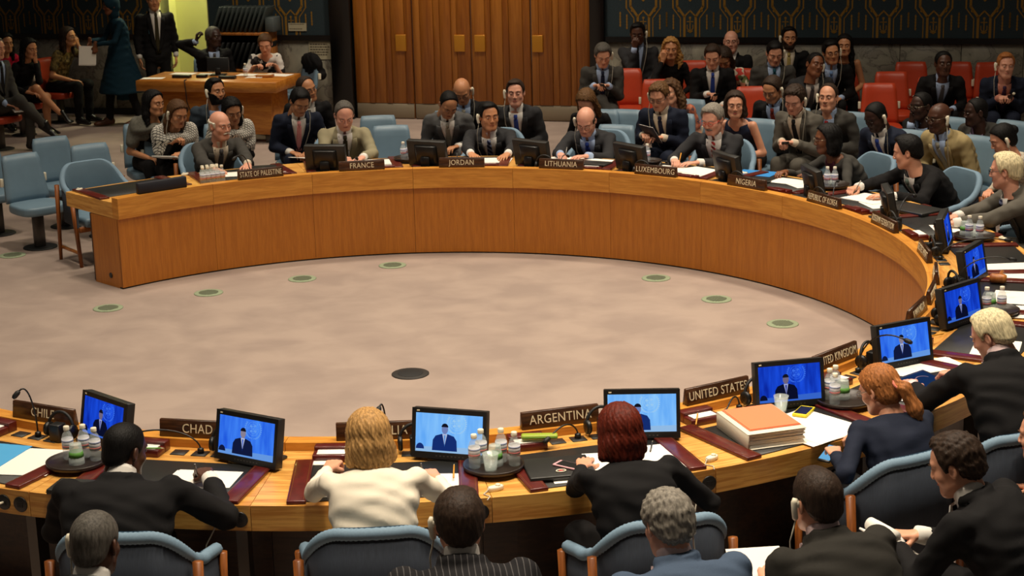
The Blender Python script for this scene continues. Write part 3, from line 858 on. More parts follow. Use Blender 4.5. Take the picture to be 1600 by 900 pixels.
    pts = [hc, N, P] + [x for a in arms for x in a[1:4]]
    lo = [min(q[i] for q in pts) - .24 for i in range(3)]; hi = [max(q[i] for q in pts) + .24 for i in range(3)]
    zb = pz - .17
    # --- body: one figure (trunk, arms, hands, neck and head)
    skinm = skin_mat(skin)
    visible_skin = sleeve != 'long' or fit.get('neck')
    def body_f(p):
        d, w = trunk(p, -.014 if visible_skin else -.028)
        if not visible_skin: d = d + .028 * np.clip((w - .55) / .2, 0, 1)
        d = smax(d, (w - 1.03) * L, .02)
        d = arm_sdf(p, (.040 * s, .036 * s, .025 * s) if sleeve != 'long' else (.026, .024, .020), d)
        nb = N - W * .02
        d = smin(d, caps(p, nb, hc + R @ Vector((0, -.03, -.10)) * hs, .05 * hs, .046 * hs), .03 if visible_skin else .008)
        d = smax(d, -(p[:, 2] - zb), .02)
        if bare_legs:
            for side, H, K, An in LG: d = smin(d, smin(caps(p, H, K, .072 * s, .052 * s), smin(caps(p, K, K * .6 + An * .4 + Vector((0, -.02, 0)), .050 * s, .050 * s), caps(p, K * .6 + An * .4 + Vector((0, -.02, 0)), An, .050 * s, .032 * s), .02), .02), .03)
        return d
    if bare_legs: pl_ = [x for l in LG for x in l[1:]]; blo = [min(lo[i], min(q[i] for q in pl_) - .1) for i in range(3)]; bhi = [max(hi[i], max(q[i] for q in pl_) + .1) for i in range(3)]
    else: blo, bhi = lo, hi
    blo = list(blo); blo[2] = min(blo[2], zb - .03) if not bare_legs else blo[2]
    V, F = nets(body_f, blo, bhi, .0145 if visible_skin or bare_legs else .024, 1)
    HM = Matrix.Translation(hc) @ R.to_4x4() @ Matrix.Scale(hs, 4)
    hm = np.array(HM, np.float32)
    hv, hf = head_geo('f' if fem else 'm', fat * .3)
    VS = [V, hv @ hm[:3, :3].T + hm[:3, 3]]; FS = [F, hf + len(V)]; n0 = len(V) + len(hv)
    wrists = []
    for side, S, E, Wr, pose, direct, pn, fd in arms:
        gv, gf = hand_geo(pose); g = gv.copy() * (s * (0.92 if fem else 1.0))
        if side < 0: pass
        fr = frame_from(direct, -pn)
        if side < 0: g = g * np.array((-1, 1, 1), np.float32)
        fm_ = np.array(fr, np.float32); gw = g @ fm_.T + np.array(Wr + direct * .012, np.float32)
        VS.append(gw); FS.append((gf if side > 0 else gf[:, ::-1]) + n0); n0 += len(gw)
        wrists.append((Wr, direct, fr, pn))
    me = np_mesh('body', np.concatenate(VS), np.concatenate(FS)); me.materials.append(skinm)
    new_obj('body', me, root)
    def hp_(nm, me_): 
        o_ = new_obj(nm, me_, root); o_.matrix_local = HM; return o_
    if hair[0] != 'none': hp_('hair' if hair[0] != 'scarf' else 'headscarf', hair_mesh(hair[0], hair_mat(hair[1]) if hair[0] != 'scarf' else cloth('teal', (14, 44, 58))))
    hcol = hair_mat(fit.get('brow', hair[1] if hair[0] != 'none' else 'dark')) if hair[1] in HCOL else hair_mat('dark')
    if faceparts:
        [(hp_('eye', eye_mesh(q)), hp_('eyebrow', bit_mesh('brow%d' % q, hcol))) for q in (-1, 1)]
        c = SKINS[skin]; hp_('lips', bit_mesh('lips', mat('lips_' + skin, (int(c[0] * .80), int(c[1] * .56), int(c[2] * .58)), .4) if not fem else mat('lipsf_' + skin, (int(c[0] * .78), int(c[1] * .42), int(c[2] * .48)), .35)))
    if glasses: hp_('glasses', bit_mesh('glasses', {'black': M_BLACK, 'red': mat('red_frames', (214, 60, 30), .3), 'metal': mat('thin_metal_frames', (130, 118, 100), .3, metal=.8)}[glasses]))
    if hair[0] == 'ponytail': hp_('hair_tie', tie_mesh())
    if moustache: hp_('moustache', bit_mesh('moustache', hair_mat(moustache)))
    if beard:
        if 'beard' not in HAIRS: HAIRS['beard'] = nets(beard_sdf, (-.09, -.04, -.15), (.09, .12, 0.03), .007, 1)
        bm_ = np_mesh('beard', *HAIRS['beard']); bm_.materials.append(hair_mat(beard)); hp_('beard', bm_)
    # --- upper garment
    gc = fit['mat']
    suit = fit.get('kind', 'suit') == 'suit'
    ra = (.061 * s, .056 * s, .045 * s) if suit else (.050 * s, .044 * s, .034 * s)
    if fem: ra = tuple(x * .9 for x in ra)
    ph = (hash(label) % 100) * .1 if False else (sum(map(ord, label)) % 63) * .1
    goff = .006 if suit else -.002
    nk = N + W * .035
    Fv = np.array(W.cross(Xa), np.float32)
    hd = (hc - N).normalized()
    front = Vector((0, 1, 0)) if not stand else Vector((0, 1, 0))
    ncut = np.array(N + W * .0 + Va * .075, np.float32)
    def gar(p):
        d, w = trunk(p, goff)
        if suit:
            d = smax(d, (w - .955) * L, .02)
            c = np.array(N - W * .012 - Va * .004, np.float32); q = p - c; hw = q @ np.array(W, np.float32); rr = np.sqrt(np.maximum((q * q).sum(1) - hw * hw, 0))
            ring = np.sqrt((rr - .070 * s) ** 2 + ((hw - .006) * .75) ** 2) - .019; ring = smax(ring, q @ np.array(Va, np.float32) - .035, .015)
            d = smin(d, ring, .018)
        else:
            d = smax(d, (w - (.97 if not fit.get('neck') else .935)) * L, .012)
        if sleeve == 'long': d = arm_sdf(p, ra, d, 1.0, .055 if suit else .035)
        elif sleeve == 'short':
            for side, S, E, Wr, *_ in arms: d = smin(d, caps(p, S, S * .35 + E * .65, .056 * s, .056 * s), .03)
        else:
            d = smax(d, np.abs(p[:, 0]) - sw * 0.98, .02)
        if fit.get('neck') == 'v': d = smax(d, -(caps(p, N + Va * .11 + W * .02, N + Va * .13 - W * .12, .062, .022)), .008)
        elif fit.get('neck'): d = smax(d, -(caps(p, N + Va * .06 + W * .05, N + Va * .10 - W * .01, .080, .070)), .008)
        d = smax(d, -(p[:, 2] - (pz - .10 - fit.get('hem', 0))), .02)
        if fit.get('hem'): d = smin(d, smax(caps(p, P + Vector((0, 0, .1)), P - Vector((0, 0, fit['hem'])), .15, .30), -(p[:, 2] - (pz - fit['hem'])), .02), .05)
        x, y, z = p[:, 0], p[:, 1], p[:, 2]
        d = d + .0038 * np.sin(23 * x + 4.1 * np.sin(17 * z + ph) + ph) * np.sin(34 * z + 13 * y + 2 * ph) + .0024 * np.sin(64 * z + 30 * x + 4 * np.sin(22 * y + ph))
        return d
    glo = list(lo); glo[2] = pz - .22 - fit.get('hem', 0)
    if fit.get('hem'): glo[0] -= .15; glo[1] -= .15; hi = [hi[0] + .15, hi[1] + .15, hi[2]]
    ghi = list(hi); ghi[2] = max(N.z + .06, max(max(a[2].z, a[3].z) for a in arms) + .10)
    V, F = nets(gar, glo, ghi, fit.get('res', .0145), 0)
    gm = np_mesh('g', V, F); gm.materials.append(gc); new_obj(fit.get('gname', 'jacket' if suit else 'blouse'), gm, root)
    if not suit and fit.get('shawl'):
        def shf(p):
            c = np.array(N - W * .035 + Va * .01, np.float32); q = p - c; hw = q @ Wn; x = q[:, 0]; v = q @ Vn
            d = np.sqrt((np.sqrt((x / 1.5) ** 2 + v * v) - .088) ** 2 + ((hw + .28 * np.abs(x)) * .9) ** 2) - .040
            for a in arms: d = smin(d, caps(p, a[1] + W * .015, a[1] * .35 + a[2] * .65, .070, .066), .04)
            d2, w = trunk(p, .020); d2 = smax(np.abs(d2) - .012, .60 - w, .02); d2 = smax(d2, (w - .95) * L, .02); d2 = smax(d2, -(np.abs(x) - .035 - (.95 - w) * .10), .015)
            d = smin(d, d2, .02)
            return d + .006 * np.sin(55 * hw + 20 * x + 3 * np.sin(18 * v))
        V, F = nets(shf, [lo[0] - .05, lo[1] - .05, P.z], [hi[0] + .05, hi[1] + .05, N.z + .12], .0125)
        sm_ = np_mesh('s', V, F); sm_.materials.append(fit['shawl']); new_obj('shawl', sm_, root)
    # --- lower garment, shoes
    lm = fit.get('lmat', gc)
    pl_ = [x for l in LG for x in l[1:]] + [P]
    if lower == 'trousers':
        def tro(p):
            d = ell(p, P + Vector((0, -.01, -.02)), (.170 * s, .145 * s, .125))
            for side, H, K, An in LG: d = smin(d, smin(caps(p, H, K, .088 * s, .068 * s), caps(p, K, An, .066 * s, .052 * s), .02), .03)
            return d + .004 * np.sin(40 * p[:, 2] + 25 * p[:, 1] + 14 * p[:, 0])
        V, F = nets(tro, [min(q[i] for q in pl_) - (.20, .19, .07)[i] for i in range(3)], [max(q[i] for q in pl_) + (.20, .15, .15)[i] for i in range(3)], .020)
    else:
        def tro(p):
            d = ell(p, P + Vector((0, -.01, -.02)), (.165 * s, .145 * s, .12))
            for side, H, K, An in LG: d = smin(d, smax(caps(p, H, K, .090 * s, .072 * s), (p - np.array(H, np.float32)) @ np.array((K - H).normalized(), np.float32) - (K - H).length * .80, .01), .05)
            return d
        V, F = nets(tro, [min(q[i] for q in pl_[:2] + pl_[3:5]) - .2 for i in range(3)], [max(q[i] for q in pl_) + .2 for i in range(3)], .016)
    tm = np_mesh('t', V, F); tm.materials.append(lm); new_obj('trousers' if lower == 'trousers' else 'skirt', tm, root)
    for side, H, K, An in LG:
        fdv = Vector((side * .15, 1, 0)) if not (legs == 'cross' and side == 1) else Vector((-.3, .8, -.5))
        so_ = new_obj('shoe', shoe_mesh(fit.get('shoes', M_SHOE), fem and bare_legs), root)
        sc_ = .92 if fem else 1.0
        so_.matrix_local = Matrix.Translation(An + Vector((0, 0, -.012))) @ frame_from(fdv, (0, 0, 1)).to_4x4() @ Matrix.Scale(sc_, 4)
    # --- shirt front, collar, tie, lapels, cuffs
    def patch(nm, rows, m, off, thick=.004, cols=5):
        mb = MB(); vs = []; n = len(rows)
        for t, xl, xr in rows:
            for j in range(cols + 1): vs.append(tpt(xl + (xr - xl) * j / cols, t, goff + off))
        k = cols + 1; back = [v - Va * thick for v in vs]; tot = len(vs)
        fs = [(i * k + j, i * k + j + 1, (i + 1) * k + j + 1, (i + 1) * k + j) for i in range(n - 1) for j in range(cols)]
        fs += [tuple(tot + q for q in f[::-1]) for f in fs]
        for i in range(n - 1): fs += [(i * k, (i + 1) * k, tot + (i + 1) * k, tot + i * k), ((i + 1) * k + cols, i * k + cols, tot + i * k + cols, tot + (i + 1) * k + cols)]
        fs += [(j + 1, j, tot + j, tot + j + 1) for j in range(cols)] + [((n - 1) * k + j, (n - 1) * k + j + 1, tot + (n - 1) * k + j + 1, tot + (n - 1) * k + j) for j in range(cols)]
        mb.add(vs + back, fs, True); return mb.obj(nm, m, root)
    if suit:
        sm = fit.get('shirt'); vb = fit.get('vee', .30)
        seen = fit.get('front', True)
        T_ = [vb + (1.0 - vb) * i / 8 for i in range(9)]
        hw_ = lambda t: .004 + .072 * s * ((t - vb) / (1 - vb)) ** .8 * (1 if t < .93 else 1 - (t - .93) * 1.2)
        if sm is not None:
            if seen: patch('shirt', [(t, -hw_(t), hw_(t)) for t in T_], sm, .011)
            # collar ring round the neck
            nb = N + hd * .012; mb = MB(); pr = []
            fr = frame_from(Va - hd * Va.dot(hd), hd)
            vs = []; nseg = 20
            for ring, (rr, hh) in enumerate(((.068, -.030), (.064, .024), (.0600, .040), (.055, .022))):
                for k_ in range(nseg + 1):
                    a = rad(100 + 340 * k_ / nseg); vs.append(nb + fr @ Vector((rr * hs * math.cos(a), rr * hs * math.sin(a) * 1.02, hh - .012 * (math.sin(a) > .6))))
            kk = nseg + 1
            fs = [(r_ * kk + q, r_ * kk + q + 1, (r_ + 1) * kk + q + 1, (r_ + 1) * kk + q) for r_ in range(3) for q in range(nseg)]
            mb.add(vs, fs, True).obj('collar', sm, root)
        if seen:
            for side in (-1, 1):
                patch('lapel', [(t, side * hw_(t), side * (hw_(t) + .003 + .052 * s * min(1, (t - vb) / .22) * (1 if t < .86 else max(.25, 1 - (t - .86) * 5)))) for t in T_[:-1]], gc, .021, .012, 3)
        if fit.get('tie') is not None and seen:
            wt = lambda t: (.019 + .016 * (1 - t)) * s
            tr = [(t, -wt(t), wt(t)) for t in (vb - .02, vb + .1, vb + .2, vb + .3, .86, .90)] if vb < .55 else [(t, -wt(t), wt(t)) for t in (vb, .75, .86, .9)]
            patch('tie', tr, fit['tie'], .016, .004, 3)
            k1 = tpt(0, .905, goff + .016); kt = tpt(0, .985, goff + .014)
            MB().tube([k1, k1 * .5 + kt * .5, kt], [.013, .019, .016], 8).obj('tie_knot', fit['tie'], root)
        cm = fit.get('cuff', sm)
        if cm is not None:
            for side, S, E, Wr, pose, direct, pn, fd in arms:
                MB().tube([Wr - fd * .07, Wr - fd * .01, Wr + fd * .020], [.037 * s, .037 * s, .034 * s], 12).obj('shirt_cuff', cm, root)
        if fit.get('pin'):
            c = tpt(.085, .74, goff + .022); mb = MB()
            for dx in (-.022, .022): mb.tube([c + Xa * dx * .2, c + Xa * dx + W * .012, c + Xa * dx * 1.4 - W * .004], [.003, .007, .003], 6)
            mb.tube([c, c - W * .03], .004, 6); mb.obj('ribbon_pin', M_BLACKM, root)
        if fit.get('pocket'): patch('pocket_square', [(.66, .085, .12), (.69, .085, .12)], fit['pocket'], .012, .003, 2)
        if fit.get('badge'):
            patch('badge', [(.52, .055, .10), (.64, .055, .10)], cloth('badge_blue', (110, 170, 200)), .014, .003, 2)
    if fit.get('scarf'): patch('neck_scarf', [(t, -w_, w_) for t, w_ in ((.34, .012), (.5, .032), (.7, .045), (.85, .060), (.95, .066), (1.0, .055))], fit['scarf'], .012, .014)
    for e in (ear,) if isinstance(ear, str) else (ear or ()):
        hp_('earpiece', bit_mesh('earpiece_' + e, M_CREAM))
        sd = 1 if e == 'l' else -1
        st = HM @ Vector((sd * .096, .004, -.055)); mid = tpt(sd * .10, .82, .045); en = tpt(sd * .04, .30, .03)
        MB().tube([st, st * .6 + mid * .4 + Vector((sd * .012, .01, 0)), mid, mid * .5 + en * .5 + Va * .012, en], .0032, 5).obj('earpiece_cable', M_CABLE, root)
    info = dict(root=root, B=B, M=Matrix.Translation(root.location) @ B.to_4x4(), wrists=wrists, pelvis=root.location.copy(), head=HM, label=label)
    return info

# ================================================================== chairs
def make_armchair():
    root = empty('delegate_armchair', (0, 0, 0))
    def path(s):                                                   # s -1..1 from left arm front round the back to right arm front
        a = abs(s); sg = 1 if s > 0 else -1
        if a < .62:
            t = a / .62 * math.pi / 2; x = .285 * math.sin(t) ** .8; y = -.215 * max(math.cos(t), 0) ** .7 - .02
        else:
            q = (a - .62) / .38; x = .285 + .03 * q; y = -.02 + .25 * q
        e = max(0, min(1, (a - .16) / .62)); e = e * e * (3 - 2 * e)
        return Vector((sg * x, y, 0)), (.795 - .205 * e) - (.02 * max(0, (a - .8) / .2))
    n = 48
    # outer shell
    vs = []; fs = []
    for i in range(n + 1):
        s = -1 + 2 * i / n; p, h = path(s); inn = Vector((-p.x, -p.y + .0, 0)).normalized() * .035
        for q, z in ((p, .34), (p, h - .01), (p + inn, h - .01), (p + inn, .34)): vs.append((q.x, q.y, z))
    for i in range(n):
        for k in range(4): fs.append((i * 4 + k, i * 4 + (k + 1) % 4, (i + 1) * 4 + (k + 1) % 4, (i + 1) * 4 + k))
    fs += [(0, 1, 2, 3), (n * 4 + 3, n * 4 + 2, n * 4 + 1, n * 4)]
    MB().add(vs, fs, True).obj('shell', M_SLATE, root)
    # inner upholstery
    vs = []; fs = []
    for i in range(n + 1):
        s = -.97 + 1.94 * i / n; p, h = path(s); inn = Vector((-p.x, -p.y, 0)).normalized()
        for off, z in ((.036, .38), (.050, .42), (.052, h - .02), (.040, h + .022)): q = p + inn * off; vs.append((q.x, q.y, z))
    for i in range(n):
        for k in range(3): fs.append((i * 4 + k, i * 4 + k + 1, (i + 1) * 4 + k + 1, (i + 1) * 4 + k))
    MB().add(vs, fs, True).obj('inner_back', M_BLUE, root)
    # ribbed rail along the top
    m = 150; pts = []; rs = []
    for i in range(m + 1):
        s = -1 + 2 * i / m; p, h = path(s); inn = Vector((-p.x, -p.y, 0)).normalized() * .016
        pts.append((p.x + inn.x, p.y + inn.y, h)); rs.append((.0255 if i % 2 else .0280) * (1 if 1 < i < m - 1 else .7))
    MB().tube(pts, rs, 9).obj('ribbed_rail', M_BLUEF, root)
    rbox('seat', -.235, .235, -.20, .24, .33, .41, M_BLUE, root, .03, 3)
    for sx in (-1, 1):
        for y, top in ((.20, .56), (-.13, .66)):
            MB().tube([(sx * .30, y + (.02 if y > 0 else -.06), 0), (sx * (.325 if y > 0 else .305), y, top)], [.016, .022], 6).obj('leg', W_CHAIR, root)
        rbox('stretcher', sx * .285 - .01, sx * .285 + .01, -.19, .19, .10, .125, W_OBJ, root, .003, 1)
    rbox('seat_rail', -.28, .28, .17, .20, .29, .335, W_OBJ, root, .004, 1)
    return root
def make_pedestal(m, name):
    root = empty(name, (0, 0, 0))
    # tapered padded back
    vs = []; fs = []; rows = 8; cols = 8
    def pt(u, v, side):
        z = .40 + .41 * v; w = (.205 - .035 * v) * (1 - .25 * max(0, v - .92) * 3); y = -.185 - .085 * v + .03 * (u * u)
        ed = 1 - max(0, abs(u) - .8) * 2.2; ev = 1 - max(0, abs(v - .5) - .42) * 6
        return (u * w, y + side * .034 * ed * ev, z)
    for side in (-1, 1):
        for i in range(rows + 1):
            for j in range(cols + 1): vs.append(pt(-1 + 2 * j / cols, i / rows, side))
    k = cols + 1; t = (rows + 1) * k
    for i in range(rows):
        for j in range(cols):
            a, b, c, d = i * k + j, i * k + j + 1, (i + 1) * k + j + 1, (i + 1) * k + j
            fs += [(a, d, c, b), (t + a, t + b, t + c, t + d)]
    for i in range(rows): fs += [(i * k, t + i * k, t + (i + 1) * k, (i + 1) * k), (i * k + cols, (i + 1) * k + cols, t + (i + 1) * k + cols, t + i * k + cols)]
    for j in range(cols): fs += [(j, j + 1, t + j + 1, t + j), (rows * k + j, t + rows * k + j, t + rows * k + j + 1, rows * k + j + 1)]
    MB().add(vs, fs, True).obj('back', m, root)
    mb = MB(); pts = [(.215 * math.copysign(abs(math.cos(a)) ** .55, math.cos(a)), .02 + .215 * math.copysign(abs(math.sin(a)) ** .55, math.sin(a))) for a in [2 * math.pi * q / 24 for q in range(24)]]
    o = mb.prism(pts, .325, .405).obj('seat', m, root); bev(o, .026, 3)
    rbox('post', -.045, .045, -.03, .03, .012, .33, M_POST, root, .004, 1)
    MB().lathe([(.15, 0), (.15, .008), (.14, .012)], 20).obj('foot_plate', M_BLACKM, root)
    MB().box(-.10, .10, -.09, .09, .312, .326).obj('seat_bracket', M_BLACKM, root)
    for sx in (-1, 1):
        rbox('earphone_cradle', sx * .205 - .014, sx * .205 + .014, -.235, -.200, .545, .62, M_CREAM, root, .006, 2)
    return root
ARM0, BLUE0, RED0 = make_armchair(), make_pedestal(M_BLUE, 'pedestal_chair'), make_pedestal(M_RED, 'pedestal_chair')
used = {}
def chair(proto, x, y, face, label, group, dz=0.0):
    o = proto if not used.get(proto.name) else copy_tree(proto)
    used[proto.name] = True
    o.location = (x, y, dz); o.rotation_euler = (0, 0, rad(face - 90))
    return tag(o, label, 'chair', group)

# ================================================================== desk things
def unit(name, a, r, z=.70, rot=0.0, da=0.0):
    """an Empty on the desk at radius r and angle a; local +y points to the middle of the horseshoe, +x clockwise-right of the delegate"""
    return empty(name, pol(r, a + da, z), a + da + 90 + rot)
def text_mesh(txt, size, m, sx=1.0):
    cu = bpy.data.curves.new('t', 'FONT'); cu.body = txt; cu.size = size; cu.align_x = 'CENTER'; cu.align_y = 'CENTER'; cu.extrude = .0008; cu.resolution_u = 3; cu.space_character = 1.05
    o = bpy.data.objects.new('t', cu); COL.objects.link(o)
    bpy.context.view_layer.update()
    me = bpy.data.meshes.new_from_object(o.evaluated_get(bpy.context.evaluated_depsgraph_get()))
    bpy.data.objects.remove(o); bpy.data.curves.remove(cu)
    me.materials.clear(); me.materials.append(m); me.transform(Matrix.Scale(sx, 4, (1, 0, 0)))
    return me
def nameplate(a, txt, label, r=3.415, L=.385, size=.062, sx=.86, rot=0.0):
    e = unit('nameplate', a, r, .74, rot); tag(e, label, 'nameplate', None)
    bev(MB().prism([(-.022, 0), (.022, 0), (.009, .083), (-.009, .083)], -L / 2, L / 2, Matrix(((0, 0, 1, 0), (1, 0, 0, 0), (0, 1, 0, 0), (0, 0, 0, 1)))).obj('plate', W_PLATE, e), .002, 1)
    if txt:
        me = text_mesh(txt, size, M_LETTER, sx); w = max(v.co.x for v in me.vertices) - min(v.co.x for v in me.vertices)
        if w > L * .92: me.transform(Matrix.Scale(L * .92 / w, 4, (1, 0, 0)))
        sl = math.atan2(.013, .083)
        for k, s in enumerate((-1, 1)):
            o = new_obj('lettering', me, e)
            o.matrix_local = Matrix.Translation((0, s * .0162, .042)) @ Matrix.Rotation(0 if s < 0 else math.pi, 4, 'Z') @ Matrix.Rotation(rad(90) - sl, 4, 'X')
    else:
        rbox('cover', -L / 2 - .004, L / 2 + .004, -.026, .026, 0, .088, mat('navy_cover', (20, 22, 34), .7), e, .004, 1)
    return e
def emis(name, c, s=1.0):
    if name in MATS: return MATS[name]
    m = bpy.data.materials.new(name); m.use_nodes = True; nt = m.node_tree; nt.nodes.clear()
    o = nt.nodes.new('ShaderNodeOutputMaterial'); e = nt.nodes.new('ShaderNodeEmission'); e.inputs[0].default_value = (*srgb(c), 1); e.inputs[1].default_value = s
    nt.links.new(e.outputs[0], o.inputs[0]); MATS[name] = m
    return m
def curtain_emis(name, c1, c2, s=1.0):
    m = emis(name, c1, s); nt = m.node_tree
    if len(nt.nodes) > 2: return m
    e = [n for n in nt.nodes if n.type == 'EMISSION'][0]
    tc = nt.nodes.new('ShaderNodeTexCoord'); mp = nt.nodes.new('ShaderNodeMapping'); mp.inputs['Rotation'].default_value = (0, .45, 0); mp.inputs['Scale'].default_value = (16, 1, 3.0)
    n = nt.nodes.new('ShaderNodeTexNoise'); n.inputs['Scale'].default_value = 1.4; n.inputs['Detail'].default_value = 3
    r = nt.nodes.new('ShaderNodeValToRGB'); r.color_ramp.elements[0].position = .3; r.color_ramp.elements[1].position = .72
    r.color_ramp.elements[0].color = (*srgb(c2), 1); r.color_ramp.elements[1].color = (*srgb(c1), 1)
    nt.links.new(tc.outputs['Object'], mp.inputs[0]); nt.links.new(mp.outputs[0], n.inputs['Vector']); nt.links.new(n.outputs[0], r.inputs[0]); nt.links.new(r.outputs[0], e.inputs[0])
    return m
SCR = {'deep': ((28, 84, 236), (8, 32, 150), (58, 112, 240), (10, 14, 40), (120, 110, 140), (60, 110, 220), (170, 180, 230)),
       'mid': ((70, 140, 250), (28, 84, 220), (96, 158, 251), (16, 24, 60), (150, 140, 160), (110, 165, 245), (200, 210, 240)),
       'pale': ((140, 200, 252), (92, 164, 244), (158, 209, 252), (20, 44, 110), (120, 140, 200), (160, 205, 250), (190, 205, 240))}
def monitor_proto(kind):
    root = empty('desk_monitor', (0, 0, 0))
    T = Matrix.Translation((0, 0, .125)) @ Matrix.Rotation(rad(-11), 4, 'X')
    rbox('housing', -.178, .178, .0, .046, -.112, .118, M_BEZEL, root, .005, 2, T)
    bev(MB().prism([(-.11, .045), (.11, .045), (.08, .075), (-.08, .075)], -.07, .08, T).obj('rear_cover', M_BLACK, root), .004, 1)
    bz = MB()
    for x0, x1, z0, z1 in ((-.178, .178, .096, .118), (-.178, .178, -.112, -.082), (-.178, -.160, -.082, .096), (.160, .178, -.082, .096)): bz.box(x0, x1, -.006, .0, z0, z1, T)
    bz.obj('bezel', M_BLACK, root)
    bt = MB()
    for k in range(8): bt.box(-.06 + k * .018, -.052 + k * .018, -.0068, -.005, -.101, -.096, T)
    bt.obj('buttons', M_POST, root)
    MB().box(-.155, -.142, -.0068, -.005, .103, .109, T).obj('status_mark', M_LETTER, root)
    rbox('stand_neck', -.04, .04, .05, .085, .01, .10, M_BLACK, root, .004, 1)
    rbox('stand_base', -.105, .105, -.02, .16, 0, .014, M_BEZEL, root, .004, 1)
    c = SCR[kind]
    D = lambda z: -.0012 - z
    def flat(nm, pts, d, m):
        return MB().add([T @ Vector((x, D(d), z)) for x, z in pts], [tuple(range(len(pts)))]).obj(nm, m, root)
    flat('screen', [(-.160, -.082), (.160, -.082), (.160, .096), (-.160, .096)], 0, curtain_emis('screen_curtain_' + kind, c[0], c[1], 1.0))
    circ = lambda cx, cz, rx, rz, n=20, a0=0, a1=360: [(cx + rx * math.cos(rad(a0 + (a1 - a0) * i / n)), cz + rz * math.sin(rad(a0 + (a1 - a0) * i / n))) for i in range(n + (a1 - a0 < 360))]
    em = MB(); mE = emis('screen_emblem_' + kind, c[2], .9)
    def seg(p, q, t):
        p = Vector((p[0], p[1])); q = Vector((q[0], q[1])); d = (q - p).normalized(); n_ = Vector((-d.y, d.x)) * t / 2
        em.add([T @ Vector((v.x, D(.0004), v.y)) for v in (p - n_, q - n_, q + n_, p + n_)], [(0, 1, 2, 3)])
    cx, cz = .035, .055
    for rr in (.012, .022, .032):
        pts = circ(cx, cz, rr, rr); 
        for i in range(len(pts)): seg(pts[i], pts[(i + 1) % len(pts)], .0016)
    for k in range(8): seg((cx, cz), (cx + .032 * math.cos(k * math.pi / 4), cz + .032 * math.sin(k * math.pi / 4)), .0012)
    for q, (dx, dz, rr) in enumerate(((-.012, .010, .008), (.010, .014, .007), (.012, -.010, .008), (-.010, -.012, .007))): em.add([T @ Vector((x, D(.0005), z)) for x, z in circ(cx + dx, cz + dz, rr, rr * .7, 9)], [tuple(range(9))])
    for s in (-1, 1):
        pts = circ(cx, cz - .002, .042 * s, .044, 10, -85, 40)
        for i in range(len(pts) - 1): seg(pts[i], pts[i + 1], .0028)
        for x, z in pts[1:]: em.add([T @ Vector((u, D(.0005), v)) for u, v in circ(x + .004 * s, z, .005, .003, 7)], [tuple(range(7))])
    em.obj('screen_emblem', mE, root)
    mz = emis('screen_figure_' + kind, c[3]); px = -.020
    flat('screen_desk', [(-.160, -.082), (.160, -.082), (.160, -.052), (.0, -.056), (-.160, -.060)], .0005, emis('screen_desk_' + kind, c[5], .8))
    flat('screen_suit', [(px - .060, -.074), (px + .060, -.074), (px + .057, -.026), (px + .044, -.006), (px + .013, .004), (px - .013, .004), (px - .044, -.006), (px - .057, -.026)], .0009, mz)
    flat('screen_shirt', [(px - .012, .004), (px, -.050), (px + .012, .004)], .0012, emis('screen_shirt_' + kind, c[6], .8))
    flat('screen_tie', [(px - .004, -.002), (px, -.056), (px + .004, -.002)], .0014, emis('screen_tie_' + kind, c[1], .7))
    flat('screen_face', circ(px, .026, .0155, .023, 14), .0013, emis('screen_face_' + kind, c[4], .8))
    flat('screen_hair', circ(px, .035, .0165, .017, 12, 0, 180), .0015, emis('screen_hair_' + kind, (18, 18, 30)))
    flat('screen_listener', circ(-.138, -.070, .020, .026, 12, 0, 180), .0011, mz)
    return root
MON = {k: monitor_proto(k) for k in SCR}
def monitor(a, kind, seat, rot=-23, r=3.66, label=None):
    o = MON[kind] if not used.get('m' + kind) else copy_tree(MON[kind]); used['m' + kind] = True
    o.location = pol(r, a, .70); o.rotation_euler = (0, 0, rad(a + 90 + rot))
    return tag(o, label or 'black flat monitor with a blue video picture at the %s seat' % seat, 'monitor', 'monitors on the horseshoe table')
def blotter(a, seat):
    e = unit('desk_blotter', a + .7, 3.86); tag(e, 'black leather desk blotter with burgundy ends at the %s seat' % seat, 'blotter', 'desk blotters')
    rbox('pad', -.345, .345, -.235, .205, 0, .006, M_PAD, e, .002, 1)
    for s in (-1, 1):
        M = Matrix.Translation((s * .372, -.005, 0)) @ Matrix.Rotation(rad(-s * .0), 4, 'Z')
        rbox('end_bar', -.042, .042, -.255, .265, 0, .018, M_BURG, e, .005, 2, M)
        g = MB()
        for dx in (-.031, .031): g.box(dx - .0012, dx + .0012, -.245, .255, .0178, .0187, M)
        g.obj('gold_line', M_GOLD, e)
    return e
def desk_box(a, seat, cards=True, da=-3.3):
    e = unit('desk_tray_box', a, 3.545, .70, 0, da); tag(e, 'burgundy leather stationery box beside the %s nameplate' % seat, 'box', 'stationery boxes')
    rbox('tray', -.085, .085, -.075, .0, 0, .035, M_BURG, e, .005, 2)
    rbox('compartment', -.085, .085, .0, .055, 0, .05, M_BURG, e, .005, 2)
    if cards: rbox('note_cards', -.065, .065, -.066, -.008, .035, .040, M_PAPER, e, .001, 1)
    return e
def hatch(a, seat):
    e = unit('desk_sockets', a, 3.535); tag(e, 'two dark square socket plates set in the desk at the %s seat' % seat, 'socket', 'desk socket plates')
    for k, x in enumerate((-.052, .052, .150)): rbox('socket_plate', x - .036, x + .036, -.034, .034, 0, .004, M_PAD, e, .001, 1)
